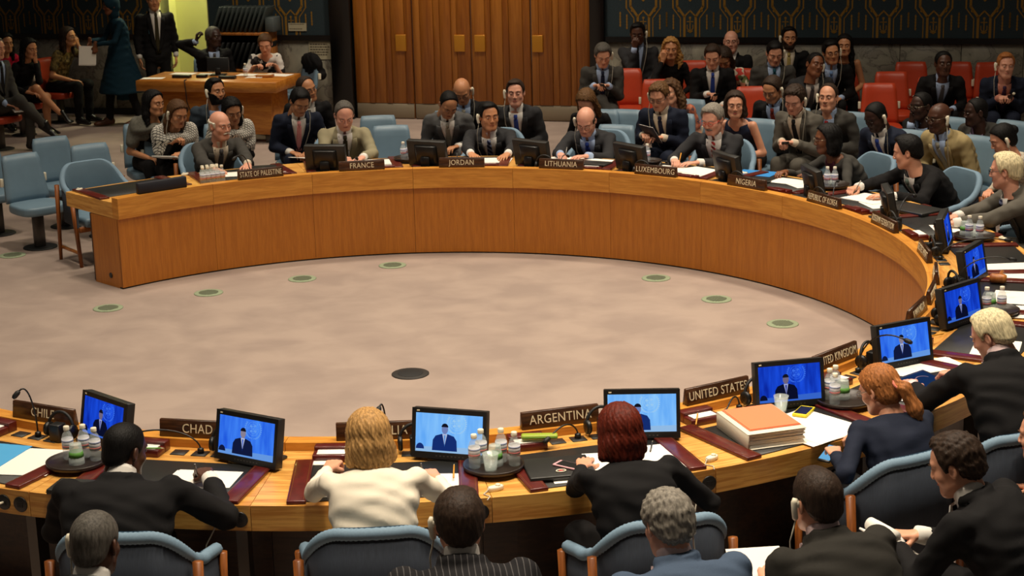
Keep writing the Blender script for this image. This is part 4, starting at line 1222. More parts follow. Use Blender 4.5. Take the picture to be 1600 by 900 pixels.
def microphone(a, seat, head, base_da=.85):
    e = unit('gooseneck_microphone', a, 3.53, .704, 0, base_da); tag(e, 'thin black gooseneck microphone standing by the %s nameplate' % seat, 'microphone', 'gooseneck microphones')
    h = Vector(head)
    MB().lathe([(.016, 0), (.015, .02), (.006, .026)], 14).obj('base', M_BLACK, e)
    p = [Vector((0, 0, .02)), Vector((0, 0, h.z * .55 + .02)), Vector((h.x * .35, h.y * .35, max(h.z, .10) + .035)), Vector((h.x * .75, h.y * .75, h.z + .02)), h]
    pts = []
    for i in range(13):
        t = i / 12; c = [math.comb(4, k) * t ** k * (1 - t) ** (4 - k) for k in range(5)]
        pts.append(sum((p[k] * c[k] for k in range(5)), Vector()))
    MB().tube(pts, .0042, 6).obj('stem', M_BLACK, e)
    d = (pts[-1] - pts[-2]).normalized()
    MB().tube([h - d * .005, h + d * .006, h + d * .03, h + d * .042], [.007, .0125, .0125, .007], 10).obj('windscreen', M_BLACKM, e)
def headset(a, seat, da=2.9, r=3.52, rot=0, label=None):
    e = unit('desk_headset', a, r, .704, rot, da); tag(e, label or 'black headphones leaning on a small speaker by the %s nameplate' % seat, 'headphones', 'black headphones on the table')
    rbox('speaker_stand', -.025, .035, -.03, .03, 0, .085, M_BLACK, e, .006, 2)
    pts = [(math.cos(t) * .075, .028 + .015 * math.sin(t), .045 + .085 * math.sin(t)) for t in [math.pi * k / 14 for k in range(15)]]
    MB().tube(pts, .008, 7).obj('headband', M_BLACKM, e)
    for s in (-1, 1): MB().lathe([(.014, -.011), (.034, -.009), (.036, .005), (.030, .012)], 16).obj('ear_cup', M_BLACK, e).matrix_local = Matrix.Translation((s * .070, .028, .042)) @ Matrix.Rotation(rad(90), 4, 'Y')
    MB().tube([(-.02, .04, .005), (.06, .06, .006), (.10, .02, .005), (.13, .05, .004)], .0035, 6).obj('cord', M_BLACKM, e)
def sockets(a, seat, da=5.9, plug=False):
    e = unit('apron_speaker', a, 4.149, .636, 0, da); tag(e, 'pair of round black sockets in the desk edge at the %s seat' % seat, 'socket', 'round sockets in the desk edge')
    for x in (-.045, .045):
        MB().lathe([(.036, 0), (.036, .004), (.031, .006)], 24).obj('cover', M_BLACK, e).matrix_local = Matrix.Translation((x, 0, 0)) @ Matrix.Rotation(rad(90), 4, 'X')
        MB().box(-.014, .014, -.008, -.005, -.012, .012).obj('switch_plate', M_BLACKM, e).matrix_local = Matrix.Translation((x, 0, 0))
    if plug:
        MB().tube([(-.045, -.006, 0), (-.045, -.03, .004), (-.045, -.045, .006)], [.006, .006, .003], 8).obj('plug', M_CREAM, e)
        MB().tube([(-.045, -.045, .006), (-.05, -.07, -.02), (-.08, -.10, -.08), (-.09, -.12, -.18)], .003, 5).obj('cable', M_CABLE, e)
def sheets(a, r, w, d, rot, label, n=1, z=.707, m=None, name='paper_sheet', thick=.0016):
    e = unit(name, a, r, z, rot); rr = random.Random(int(a * 100 + r * 1000))
    tag(e, label, 'paper')
    for k in range(n):
        M = Matrix.Rotation(rad(rr.uniform(-6, 6) if k else 0), 4, 'Z')
        dx = rr.uniform(-.02, .02) if k else 0; dy = rr.uniform(-.015, .015) if k else 0
        MB().box(-w / 2 + dx, w / 2 + dx, -d / 2 + dy, d / 2 + dy, k * thick, (k + 1) * thick - .0003, M).obj('sheet', m or M_PAPER, e)
    return e
def tray(a, r, seat, bottles=(), cups=(), R_=.135):
    e = unit('round_tray', a, r, .7195); tag(e, 'round dark tray on the desk to the right of the %s blotter' % seat, 'tray', 'round dark trays')
    MB().lathe([(R_ - .02, 0), (R_, .004), (R_ + .004, .020), (R_ - .002, .022), (R_ - .008, .009), (0.001, .008)], 32).obj('dish', M_TRAY, e)
    b = Matrix.Translation(e.location) @ Matrix.Rotation(rad(a + 90), 4, 'Z')
    for i, (x, y) in enumerate(bottles): bottle(b @ Vector((x, y, .009)), 'small clear water bottle, %s on the %s tray' % (['first', 'second', 'third', 'fourth'][i], seat))
    for i, (x, y, lf) in enumerate(cups): cup(b @ Vector((x, y, .009)), 'clear plastic cup %s on the %s tray' % ('stacked upside down with a green print' if lf else 'with water', seat), lf)
BOT = {}
def bottle(loc, label, grp='small water bottles'):
    if 'o' not in BOT:
        o = empty('water_bottle', (0, 0, 0))
        MB().lathe([(.022, 0), (.026, .004), (.026, .045), (.0245, .05), (.026, .055), (.026, .10), (.020, .120), (.0115, .134), (.0115, .142)], 16).obj('bottle_body', M_GLASS, o)
        MB().lathe([(.0268, .052), (.0268, .098)], 16).obj('label_sleeve', M_WATER, o)
        MB().lathe([(.0272, .060), (.0272, .066)], 16).obj('red_band', M_LBLUE, o)
        MB().lathe([(.0272, .084), (.0272, .092)], 16).obj('blue_band', mat('label_blue', (150, 160, 190), .5), o)
        MB().lathe([(.0135, .138), (.0140, .140), (.0140, .155), (.012, .157)], 14).obj('cap', M_CREAM, o)
        BOT['o'] = o; c = o
    else: c = copy_tree(BOT['o'])
    c.location = loc; return tag(c, label, 'bottle', grp)
def cup(loc, label, lf=False, grp='clear cups'):
    o = empty('plastic_cup', loc); tag(o, label, 'cup', grp)
    if lf:
        for k in range(3): MB().lathe([(.037, k * .008), (.036, k * .008 + .003), (.027, .092), (.0265, .092 + k * .002)], 18).obj('cup_wall', M_GLASS, o)
        MB().lathe([(.0352, .035), (.0318, .06)], 12).obj('green_print', M_LEAF, o)
    else:
        MB().lathe([(.026, 0), (.036, .075), (.0375, .076), (.0375, .079), (.0345, .079), (.0245, .004)], 20).obj('cup_wall', M_GLASS, o)
        MB().lathe([(.0242, .005), (.029, .030)], 16).obj('water', M_GLASS, o)
    return o
def earpiece(a, r, seat, cord=True, label=None):
    e = unit('loose_earpiece', a, r, .70, 20); tag(e, label or 'white earpiece lying loose on the wood at the %s seat' % seat, 'earpiece', 'loose white earpieces')
    bev(MB().prism([(math.cos(t) * .040, math.sin(t) * .018) for t in [2 * math.pi * k / 16 for k in range(16)]], 0, .022).obj('shell', M_CREAM, e), .007, 2)
    MB().lathe([(.012, .020), (.011, .028), (.006, .029)], 12, (.012, 0, 0)).obj('ear_tip', M_CREAM, e)
    if cord: MB().tube([(-.038, 0, .008), (-.07, -.02, .004), (-.06, -.06, .004), (-.09, -.09, .004)], .0028, 5).obj('cord', M_CABLE, e)
def pencil(a, r, rot, label, m, z=.712, L=.17):
    e = unit('pencil', a, r, z, rot); tag(e, label, 'pencil')
    MB().tube([(-L / 2, 0, .004), (L / 2 - .015, 0, .004)], .0038, 6).obj('shaft', m, e); MB().tube([(L / 2 - .015, 0, .004), (L / 2, 0, .004)], [.0038, .0008], 6).obj('tip', M_LETTER, e)
def phone(a, r, rot, label, body, scr, z=.708, w=.066, h=.13, th=.009):
    e = unit('mobile_phone', a, r, z, rot); tag(e, label, 'phone')
    rbox('case', -w / 2, w / 2, -h / 2, h / 2, 0, th, body, e, .004, 2); MB().box(-w / 2 + .005, w / 2 - .005, -h / 2 + .014, h / 2 - .014, th, th + .0006).obj('screen', scr, e)
    return e
M_PENCIL = mat('yellow_pencil_paint', (222, 150, 30), .4)

SEATS = [(127.4, 'blank covered'), (113.0, 'STATE OF PALESTINE'), (98.6, 'FRANCE'), (84.4, 'JORDAN'), (70.0, 'LITHUANIA'), (55.7, 'LUXEMBOURG'), (40.8, 'NIGERIA'), (26.4, 'REPUBLIC OF KOREA'), (12.2, 'RUSSIAN FEDERATION'),
         (-2.4, 'SECRETARIAT'), (-16.6, 'PRESIDENT'), (-31.0, 'vacant right hand'), (-45.2, 'UNITED KINGDOM'), (-59.6, 'UNITED STATES'), (-74.0, 'ARGENTINA'), (-88.6, 'AUSTRALIA'), (-103.0, 'CHAD'), (-117.4, 'CHILE')]
for a, nm in SEATS:
    if nm == 'blank covered': nameplate(a, '', 'long dark navy covered nameplate near the free end of the table', L=.42)
    elif nm == 'PRESIDENT': continue
    elif nm == 'vacant right hand': nameplate(-27.4, 'RWANDA', 'walnut nameplate seen nearly edge on behind the UNITED KINGDOM monitor', L=.36)
    elif nm == 'SECRETARIAT': nameplate(-2.7, 'SECRETARIAT', 'narrow walnut nameplate with tiny lettering after RUSSIAN FEDERATION', L=.34)
    else: nameplate(a, nm, 'walnut nameplate with ivory letters reading ' + nm, L=.385)
nameplate(-12.6, 'PRESIDENT', 'walnut nameplate seen exactly edge on at the bend of the table', L=.26, r=3.425)
nameplate(-20.4, 'SECRETARY-GENERAL', 'walnut nameplate with its end face showing two screws at the bend', L=.28, r=3.42)
for a, nm, kind in ((103.0, 'FRANCE', 'mid'), (89.3, 'JORDAN', 'mid'), (75.1, 'LITHUANIA', 'mid'), (61.2, 'LUXEMBOURG', 'mid'), (46.8, 'NIGERIA', 'mid'), (32.8, 'REPUBLIC OF KOREA', 'mid'), (18.0, 'RUSSIAN FEDERATION', 'mid'),
                    (3.6, 'SECRETARIAT', 'deep'), (-11.2, 'PRESIDENT', 'deep'), (-26.4, 'right hand', 'deep'), (-40.5, 'UNITED KINGDOM', 'mid'), (-55.4, 'UNITED STATES', 'deep'), (-68.8, 'ARGENTINA', 'pale'), (-83.3, 'AUSTRALIA', 'pale'), (-97.8, 'CHAD', 'mid'), (-110.2, 'CHILE', 'deep')):
    monitor(a, kind, nm, r=3.53 if nm == 'CHILE' else 3.66)
for a, nm in SEATS:
    if nm != 'PRESIDENT' : blotter(a, nm)
    else: blotter(a, 'president')
for a, nm in SEATS:
    if nm not in ('blank covered', 'PRESIDENT', 'SECRETARIAT'): desk_box(a, nm, nm not in ('NIGERIA', 'REPUBLIC OF KOREA'))
    if nm not in ('blank covered', 'STATE OF PALESTINE', 'FRANCE'): hatch(a, nm)
    if a < 8: sockets(a, nm, plug=nm in ('CHAD', 'CHILE', 'ARGENTINA'))
for nm, head in (('STATE OF PALESTINE', (.13, .05, .22)), ('JORDAN', (.02, -.17, .12)), ('LITHUANIA', (-.02, -.15, .10)), ('LUXEMBOURG', (.0, -.15, .10)), ('REPUBLIC OF KOREA', (.20, -.20, .14)), ('RUSSIAN FEDERATION', (.16, -.20, .20)), ('SECRETARIAT', (.02, -.42, .12)),
                 ('PRESIDENT', (.05, -.32, .22)), ('UNITED KINGDOM', (.02, -.26, .22)), ('UNITED STATES', (-.16, -.10, .055)), ('ARGENTINA', (-.17, -.09, .055)), ('AUSTRALIA', (-.03, -.04, .24)), ('CHAD', (-.30, -.05, .10)), ('CHILE', (-.04, -.06, .24)), ('FRANCE', (-.03, -.12, .10))):
    microphone(dict((n, a) for a, n in SEATS)[nm], nm, head)
for nm in ('NIGERIA', 'LUXEMBOURG', 'REPUBLIC OF KOREA', 'RUSSIAN FEDERATION', 'SECRETARIAT', 'UNITED KINGDOM', 'UNITED STATES', 'ARGENTINA', 'AUSTRALIA', 'CHAD', 'CHILE', 'LITHUANIA'):
    headset(dict((n, a) for a, n in SEATS)[nm], nm, da=2.9 if nm != 'RUSSIAN FEDERATION' else 1.2, r=3.54)
headset(-16.6, 'PRESIDENT', 2.0, 3.56, 30); headset(-31, 'right hand', 4.4, 3.56, 20)
# papers, seat by seat
P_ = lambda nm: dict((n, a) for a, n in SEATS)[nm]
for nm, da, r, w, d, rot, n, txt in (
        ('STATE OF PALESTINE', 1.6, 3.86, .28, .20, -10, 2, 'white paper sheets in front of the white haired man at STATE OF PALESTINE'),
        ('FRANCE', -1.4, 3.92, .40, .24, -4, 4, 'open pile of white papers under the hands of the FRANCE delegate'),
        ('JORDAN', -2.4, 3.90, .42, .22, 0, 2, 'wide white papers spread behind the JORDAN nameplate'), ('JORDAN', 2.4, 3.90, .20, .22, 3, 1, 'single white sheet beside the JORDAN monitor'),
        ('LITHUANIA', 1.8, 3.98, .34, .24, 5, 2, 'white sheets under the pen hand of the LITHUANIA delegate'), ('LITHUANIA', -2.2, 3.95, .30, .22, -8, 3, 'white papers lying on a dark folder right of LITHUANIA'),
        ('LUXEMBOURG', -2.2, 3.86, .34, .26, -16, 4, 'fanned white papers next to the hands of the LUXEMBOURG delegate'), ('LUXEMBOURG', 1.6, 3.90, .26, .2, 6, 1, 'white sheet lying flat beside the LUXEMBOURG water bottle'),
        ('NIGERIA', .4, 3.95, .26, .20, 10, 2, 'white papers before the woman at the NIGERIA seat'), ('NIGERIA', -1.8, 3.90, .24, .16, -20, 1, 'single white sheet near the stationery box at NIGERIA'),
        ('REPUBLIC OF KOREA', 1.8, 3.92, .34, .26, 8, 3, 'white papers under the hands of the REPUBLIC OF KOREA delegate'), ('REPUBLIC OF KOREA', -1.2, 3.84, .26, .18, -12, 1, 'lone white sheet in front of REPUBLIC OF KOREA'),
        ('RUSSIAN FEDERATION', -.5, 3.86, .24, .18, -12, 1, 'white sheet under the clasped hands at RUSSIAN FEDERATION'), ('RUSSIAN FEDERATION', -3.8, 4.0, .20, .16, 14, 1, 'small white paper beside the RUSSIAN FEDERATION tray'),
        ('SECRETARIAT', -4.2, 3.92, .40, .30, 10, 2, 'broad white paper under the microphone at the SECRETARIAT seat'),
        ('PRESIDENT', .3, 3.88, .30, .22, -5, 3, 'stack of white papers at the bend by the gavel'), ('PRESIDENT', -4.4, 3.95, .26, .20, 6, 2, 'white papers beyond the bottle at the bend of the table'),
        ('vacant right hand', -1.5, 3.96, .34, .24, 12, 2, 'white papers to the right of the white haired man'), ('UNITED KINGDOM', 6.3, 3.80, .26, .20, -30, 2, 'white papers beside the burgundy box near the white haired man'),
        ('UNITED KINGDOM', 3.8, 3.72, .24, .16, 14, 1, 'white sheet below the UNITED KINGDOM monitor'), ('UNITED KINGDOM', -.8, 3.98, .28, .22, 14, 3, 'white sheets under the tablet at UNITED KINGDOM'),
        ('UNITED STATES', 2.2, 3.94, .34, .40, 6, 3, 'long white sheets between the binder and the UNITED STATES tray'), ('UNITED STATES', .2, 3.74, .30, .24, 30, 2, 'white sheets under the plastic cup at UNITED STATES'),
        ('ARGENTINA', 1.2, 3.90, .20, .22, -8, 2, 'white notes beside the black folder at ARGENTINA'), ('ARGENTINA', 4.6, 3.92, .20, .30, -12, 3, 'white notepad partly on the burgundy bar at ARGENTINA'),
        ('ARGENTINA', -1.6, 4.06, .24, .05, -4, 1, 'narrow white paper strip below the black folder'),
        ('AUSTRALIA', 4.4, 3.96, .24, .24, -8, 2, 'white pages under the hand of the woman in white'), ('AUSTRALIA', -3.0, 4.0, .11, .14, 4, 1, 'small white paper beside the white music player'), ('AUSTRALIA', -3.6, 3.62, .12, .10, 0, 2, 'white cards in front of the blond woman'),
        ('CHAD', 2.8, 3.88, .30, .20, -3, 2, 'white notepad under the writing hand at CHAD'), ('CHILE', 3.8, 3.84, .32, .34, 12, 2, 'big white sheet on the left hand blotter at CHILE')):
    sheets(P_(nm) + da, r, w, d, rot, txt, n)
sheets(P_('CHILE') + .6, 3.84, .26, .30, 10, 'sky blue folder on the blotter at CHILE', 1, .709, mat('sky_blue_card', (70, 160, 214), .6), 'paper_folder', .004)
sheets(P_('NIGERIA') + 6.3, 4.06, .32, .22, 12, 'bright blue folder beside the NIGERIA delegate', 1, .703, mat('bright_blue_card', (40, 130, 200), .6), 'paper_folder', .006)
for nm, da, r, w, d, rot, lab in (('ARGENTINA', -2.5, 3.93, .30, .25, -4, 'zipped black leather folder with a white phone on it'), ('CHAD', -4.3, 4.09, .22, .15, 5, 'black leather folder overhanging the desk edge at CHAD'),
                                  ('REPUBLIC OF KOREA', -6.1, 3.95, .34, .26, 16, 'black leather case lying next to RUSSIAN FEDERATION'), ('STATE OF PALESTINE', -2.0, 3.92, .28, .22, -10, 'closed black folder beside the papers at STATE OF PALESTINE'),
                                  ('NIGERIA', 3.6, 3.72, .28, .20, 4, 'black leather folder behind the NIGERIA nameplate'), ('LITHUANIA', -2.5, 3.80, .28, .16, -5, 'brown bound folder below the LITHUANIA papers')):
    e = unit('leather_folder', P_(nm) + da, r, .708, rot); tag(e, lab, 'folder')
    rbox('cover', -w / 2, w / 2, -d / 2, d / 2, 0, .024, M_PAD, e, .006, 2); MB().tube([(-w / 2 - .001, -d / 2, .012), (w / 2 + .001, -d / 2 - .001, .012)], .0022, 5).obj('zip', M_BLACK, e)
phone(P_('ARGENTINA') - 1.9, 3.95, 40, 'white and pink smartphone lying on the black folder at ARGENTINA', mat('pink_case', (222, 170, 176), .4), M_BLACK, .733)
e = unit('key_ring', P_('ARGENTINA') - 2.6, 4.0, .733); tag(e, 'small white oval key fob beside the phone at ARGENTINA', 'key fob')
MB().tube([(.022 * math.cos(t), .014 * math.sin(t), .003) for t in [2 * math.pi * k / 14 for k in range(15)]], .0026, 5).obj('ring', M_CREAM, e); MB().lathe([(.010, 0), (.010, .004), (.008, .005)], 10).obj('fob', mat('fob_red', (180, 50, 50), .4), e)
phone(P_('AUSTRALIA') - 3.3, 3.93, -6, 'white music player lying by the burgundy bar at AUSTRALIA', M_CREAM, M_BLACK, .709, .06, .10)
phone(P_('UNITED STATES') + 3.9, 3.78, -62, 'yellow cased phone on the papers at UNITED STATES', mat('yellow_rubber_case', (226, 206, 30), .5), M_BLACK, .713, .072, .14, .014)
e = unit('glasses_case', P_('ARGENTINA') - 2.5, 3.60, .75, -14); tag(e, 'lime green spectacle case lying on the burgundy box at ARGENTINA', 'case')
bev(MB().box(-.085, .085, -.022, .022, 0, .022).obj('case', mat('lime_green_leather', (150, 170, 50), .45), e), .010, 3); MB().tube([(-.08, -.0225, .011), (.08, -.0225, .011)], .0018, 5).obj('hinge_line', M_LEAF, e)
# ring binder with its orange folder
e = unit('ring_binder', P_('UNITED STATES') - 1.5, 3.89, .708, -12); tag(e, 'thick white ring binder stuffed with pages at UNITED STATES', 'binder')
rbox('cover', -.15, -.143, -.185, .17, 0, .075, mat('binder_white', (226, 220, 200), .5), e, .002, 1); rbox('bottom_cover', -.15, .15, -.185, .17, 0, .005, mat('binder_white', (226, 220, 200), .5), e, .002, 1)
for k in range(14): MB().box(-.140 + .0 * k, .138 + random.uniform(-.006, .008), -.175 + random.uniform(-.003, .003), .16, .006 + k * .0048, .010 + k * .0048).obj('page_block', M_PAPER, e)
rbox('top_cover', -.15, .145, -.185, .17, .074, .078, mat('binder_white', (226, 220, 200), .5), e, .001, 1)
e = unit('paper_folder', P_('UNITED STATES') - 1.4, 3.87, .787, -12); tag(e, 'salmon orange card folder lying on the white binder', 'folder')
MB().box(-.125, .135, -.165, .15, 0, .003).obj('card', mat('salmon_card', (232, 128, 84), .7), e); MB().box(-.12, .13, -.16, .145, .0031, .006).obj('front_flap', mat('salmon_card', (232, 128, 84), .7), e)
e = unit('spectacle_case', P_('UNITED STATES') - .1, 3.62, .705, -12); tag(e, 'mottled brown spectacle case behind the orange folder', 'case')
bev(MB().box(-.085, .085, -.022, .022, 0, .034).obj('case', mat('tortoise_brown', (112, 96, 70), .5, noise=.5, nscale=60), e), .012, 3); MB().box(-.083, .083, -.0232, .0232, .0175, .0185).obj('lid_gap', M_BLACKM, e)
pencil(P_('UNITED STATES') - 4.4, 3.64, 55, 'yellow pencil leaning on the stationery box at UNITED STATES', M_PENCIL, .745)
pencil(P_('AUSTRALIA') + 5.3, 3.86, 84, 'yellow pencil standing out beside the burgundy bar at AUSTRALIA', M_PENCIL, .722)
pencil(P_('UNITED KINGDOM') + 11.6, 3.62, 150, 'orange pencil across the burgundy box past UNITED KINGDOM', M_PENCIL, .75)
pencil(P_('ARGENTINA') + 4.9, 3.80, 60, 'silver pen lying on the notepad at ARGENTINA', M_POST, .713, .14)
pencil(P_('CHAD') - 2.6, 3.62, 10, 'slim green pen in the burgundy box at CHAD', M_LEAF, .742, .14)
# trays
tray(P_('CHILE') + 7.7, 3.82, 'CHILE', ((-.06, .03), (.0, .07), (.075, .045)), ((.015, -.02, True),))
tray(P_('AUSTRALIA') + 8.0, 3.84, 'AUSTRALIA', ((-.085, -.0), (-.045, .06), (.045, .05), (.095, -.01)), ((-.02, -.05, False), (.01, .01, True)))
tray(P_('UNITED STATES') + 7.9, 3.80, 'UNITED STATES', ((-.085, -.01), (-.045, .06), (.015, .075)), ((.01, .02, True),), .14)
tray(P_('PRESIDENT') - 5.4, 3.80, 'bend', ((-.09, .04), (-.05, -.04)), ((.02, .03, True),))
tray(P_('RUSSIAN FEDERATION') - 5.6, 3.92, 'RUSSIAN FEDERATION', ((-.05, .06), (-.09, .0)), ((.0, .0, False), (.05, .05, True)))
tray(P_('REPUBLIC OF KOREA') + 9.0, 4.0, 'REPUBLIC OF KOREA', ((-.06, .03), (-.02, .07)), ((.02, -.02, False),))
tray(P_('FRANCE') - 6.6, 3.95, 'FRANCE', ((.0, .02), (.05, .06)))
tray(P_('LUXEMBOURG') + 5.6, 4.02, 'LUXEMBOURG', ((.0, .05),), ((.06, .0, False),), .10)
for k in range(9):
    a_ = P_('STATE OF PALESTINE') + 4.7 + (k % 5) * .66; r_ = 3.56 + (k // 5) * .065
    bottle(pol(r_, a_ + (.33 if k > 4 else 0), .70), 'water bottle, %s row, %s, in the cluster at STATE OF PALESTINE' % ('front' if k < 5 else 'rear', ['right end', 'second from right', 'middle', 'second from left', 'left end'][k % 5]), 'cluster of water bottles')
cup(pol(3.69, P_('UNITED STATES') + 2.9, .712), 'wide clear plastic cup standing on papers at UNITED STATES', False)
earpiece(P_('AUSTRALIA') + 7.6, 4.07, 'AUSTRALIA'); earpiece(P_('ARGENTINA') + 7.5, 4.05, 'ARGENTINA'); earpiece(P_('RUSSIAN FEDERATION') - 6.4, 4.10, 'RUSSIAN FEDERATION', False)
earpiece(P_('blank covered') + 5.9, 4.09, 'blank covered', False, 'white earpiece at the free corner of the table'); earpiece(P_('STATE OF PALESTINE') + 6.9, 4.08, 'STATE OF PALESTINE', False); earpiece(P_('NIGERIA') + 7.4, 3.98, 'NIGERIA', False)
# gavel
e = unit('gavel', P_('PRESIDENT') + 5.2, 3.80, .712, 80); tag(e, 'wooden gavel lying across the bend of the table', 'gavel')
MB().tube([(-.05, 0, .028), (-.035, 0, .028), (.035, 0, .028), (.05, 0, .028)], [.022, .030, .030, .022], 14).obj('head', W_OBJ, e)
MB().tube([(0, 0, .028), (0, -.12, .02), (0, -.24, .012)], [.009, .011, .013], 8).obj('handle', W_OBJ, e)
# tablet with its case on the UK papers
e = unit('tablet_computer', P_('UNITED KINGDOM') + 1.2, 3.90, .714, -6); tag(e, 'black tablet with a dark blue lit screen under the old man\'s hands', 'tablet')
T_ = Matrix.Rotation(rad(8), 4, 'X')
rbox('case', -.125, .125, -.098, .098, 0, .012, M_BLACK, e, .004, 2, T_); MB().box(-.108, .108, -.082, .082, .012, .0126, T_).obj('screen', emis('tablet_screen', (26, 52, 96), .8), e)
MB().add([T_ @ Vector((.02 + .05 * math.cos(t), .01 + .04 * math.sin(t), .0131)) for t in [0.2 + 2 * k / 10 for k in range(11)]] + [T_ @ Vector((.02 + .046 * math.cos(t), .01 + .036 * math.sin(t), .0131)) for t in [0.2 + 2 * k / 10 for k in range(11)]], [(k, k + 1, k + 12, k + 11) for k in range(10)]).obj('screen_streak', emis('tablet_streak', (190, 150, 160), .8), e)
for k, c in enumerate(((226, 224, 236), (232, 190, 210), (210, 222, 236))): pass

# ================================================================== side desk, rack
SD = empty('clerk_side_desk', wp(-1.13, 1.62), WANG, 'long plain honey wood side desk by the wall with papers on top', 'desk')
rbox('desk_top', -.885, .885, -.40, .39, .615, .74, W_SIDE, SD, .006, 1)
rbox('front_panel', -.80, .74, -.24, -.21, .10, .612, W_SIDE, SD, .004, 1)
for x in (-.80, .70): rbox('side_panel', x, x + .04, -.21, .30, .10, .612, W_SIDE, SD, .004, 1)
for x in (-.72, .66):
    for y in (-.17, .25): rbox('foot', x - .03, x + .03, y - .03, y + .03, 0, .10, M_POST, SD, .004, 1)
def on_desk(name, x, y, rot, label, cat): return empty(name, wp(-1.17 + x, 1.62 - y, .74), WANG + rot, label, cat)
for x, y, r_, w, d, lab in ((-.72, -.20, 8, .26, .15, 'white paper at the free left end of the side desk'), (-.52, .22, -4, .30, .16, 'white papers at the back left of the side desk'), (-.20, .20, 6, .22, .16, 'white papers in front of the man with his hand raised'),
                            (.32, .18, -3, .24, .18, 'white papers under the hand of the woman in the patterned dress'), (.50, -.02, 5, .20, .12, 'white card in the middle right of the side desk'), (.70, .20, -8, .34, .20, 'open white book at the right end of the side desk')):
    e = on_desk('paper_sheet', x, y, r_, lab, 'paper')
    for k in range(2): MB().box(-w / 2 + .01 * k, w / 2 + .008 * k, -d / 2, d / 2 - .01 * k, .002 * k, .002 * k + .0017).obj('sheet', M_PAPER, e)
e = on_desk('wood_block', .62, .02, 4, 'small flat wooden block on the right of the side desk', 'block'); rbox('block', -.10, .10, -.05, .05, 0, .03, W_OBJ, e, .004, 1); MB().box(-.08, .08, -.03, .03, .03, .032).obj('label_strip', M_LETTER, e)
e = on_desk('desk_screen', -.02, .12, 12, 'small black screen seen from behind on the side desk', 'monitor')
rbox('housing', -.13, .13, -.02, .02, .05, .21, M_BLACK, e, .006, 2, Matrix.Rotation(rad(-12), 4, 'X')); rbox('foot', -.09, .09, -.06, .10, 0, .012, M_BLACK, e, .003, 1); rbox('neck', -.03, .03, -.03, .02, .01, .09, M_BLACK, e, .003, 1)
for x, y, w, lab in ((-.38, -.12, .11, 'low black console left on the front of the side desk'), (.22, -.16, .10, 'low black console right of the cable on the side desk'), (-.14, -.08, .06, 'black telephone shaped box beside the small screen')):
    e = on_desk('desk_console', x, y, 3, lab, 'console'); rbox('body', -w, w, -.04, .04, 0, .035, M_BLACK, e, .006, 2); MB().box(-w * .8, w * .8, -.041, -.039, .01, .02).obj('button_strip', M_BEZEL, e)
bottle(wp(-1.17 + .36, 1.62 - .05, .74), 'small water bottle standing on the side desk')
o = MB().tube([(-.24, -.30, .745), (-.22, -.40, .75), (-.21, -.412, .70), (-.20, -.412, .5), (-.19, -.3, .3), (-.19, -.26, .05)], .006, 6).obj('loose_cable', M_BLACKM)
o.location = wp(-1.17, 1.62); o.rotation_euler = (0, 0, rad(WANG)); tag(o, 'black cable hanging down the front of the side desk', 'cable')
RK = empty('literature_rack', wp(-1.42, .20), WANG, 'dark wooden literature rack with slanted grey trays behind the side desk', 'rack')
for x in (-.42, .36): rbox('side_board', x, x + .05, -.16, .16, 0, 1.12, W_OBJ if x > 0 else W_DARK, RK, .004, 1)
for z in (.30, .62, 1.08): rbox('shelf', -.37, .36, -.16, .16, z, z + .035, W_OBJ, RK, .003, 1)
rbox('back_board', -.40, .40, .16, .175, 0, 1.12, W_DARK, RK, .002, 1)
M_FOLD = mat('slate_grey_tray', (58, 66, 64), .5); M_FOLD2 = mat('black_tray', (24, 26, 26), .5)
for z, m_, hh, nn in ((.655, M_FOLD2, .36, 10), (1.115, M_FOLD, .34, 11)):
    for k in range(nn):
        M = Matrix.Translation((-.33 + k * .62 / (nn - 1), -.02, z)) @ Matrix.Rotation(rad(22), 4, 'Y')
        rbox('magazine_tray', -.012, .012, -.14, .14, 0.008, hh, m_, RK, .003, 1, M)
rbox('end_tray', .37, .49, -.12, .10, 1.12, 1.30, mat('pale_grey_tray', (84, 92, 92), .5), RK, .006, 1)

# ================================================================== people and their chairs
C_ = dict(gloss=cloth('glossy_black', (20, 19, 20), .1, 300, .42), black=cloth('black', (22, 21, 22)), char=cloth('charcoal', (46, 46, 48)), navy=cloth('navy', (28, 34, 50)), grey=cloth('grey', (92, 88, 80)), dgrey=cloth('dark_grey', (66, 64, 60)), mgrey=cloth('mid_grey', (84, 84, 84)),
          khaki=cloth('khaki_grey', (146, 138, 110)), tan=cloth('tan', (164, 146, 104)), slate=cloth('slate', (58, 68, 78)), blueg=cloth('blue_grey', (70, 86, 108)), olive=cloth('olive_black', (44, 42, 38)), white=cloth('ivory_jacket', (236, 226, 206), .03),
          wsh=cloth('white_shirt', (232, 228, 220), .03), bsh=cloth('pale_blue_shirt', (164, 184, 216), .05), psh=cloth('pink_shirt', (226, 200, 200), .05), salm=cloth('salmon_shirt', (190, 128, 110), .05), lav=cloth('lavender_shirt', (176, 150, 184), .05), cream=cloth('cream_shirt', (214, 200, 178), .05),
          teal=cloth('teal', (14, 44, 58)), nblue=cloth('navy_satin', (38, 46, 68)), gshawl=cloth('grey_shawl', (112, 110, 100), .2, 60))
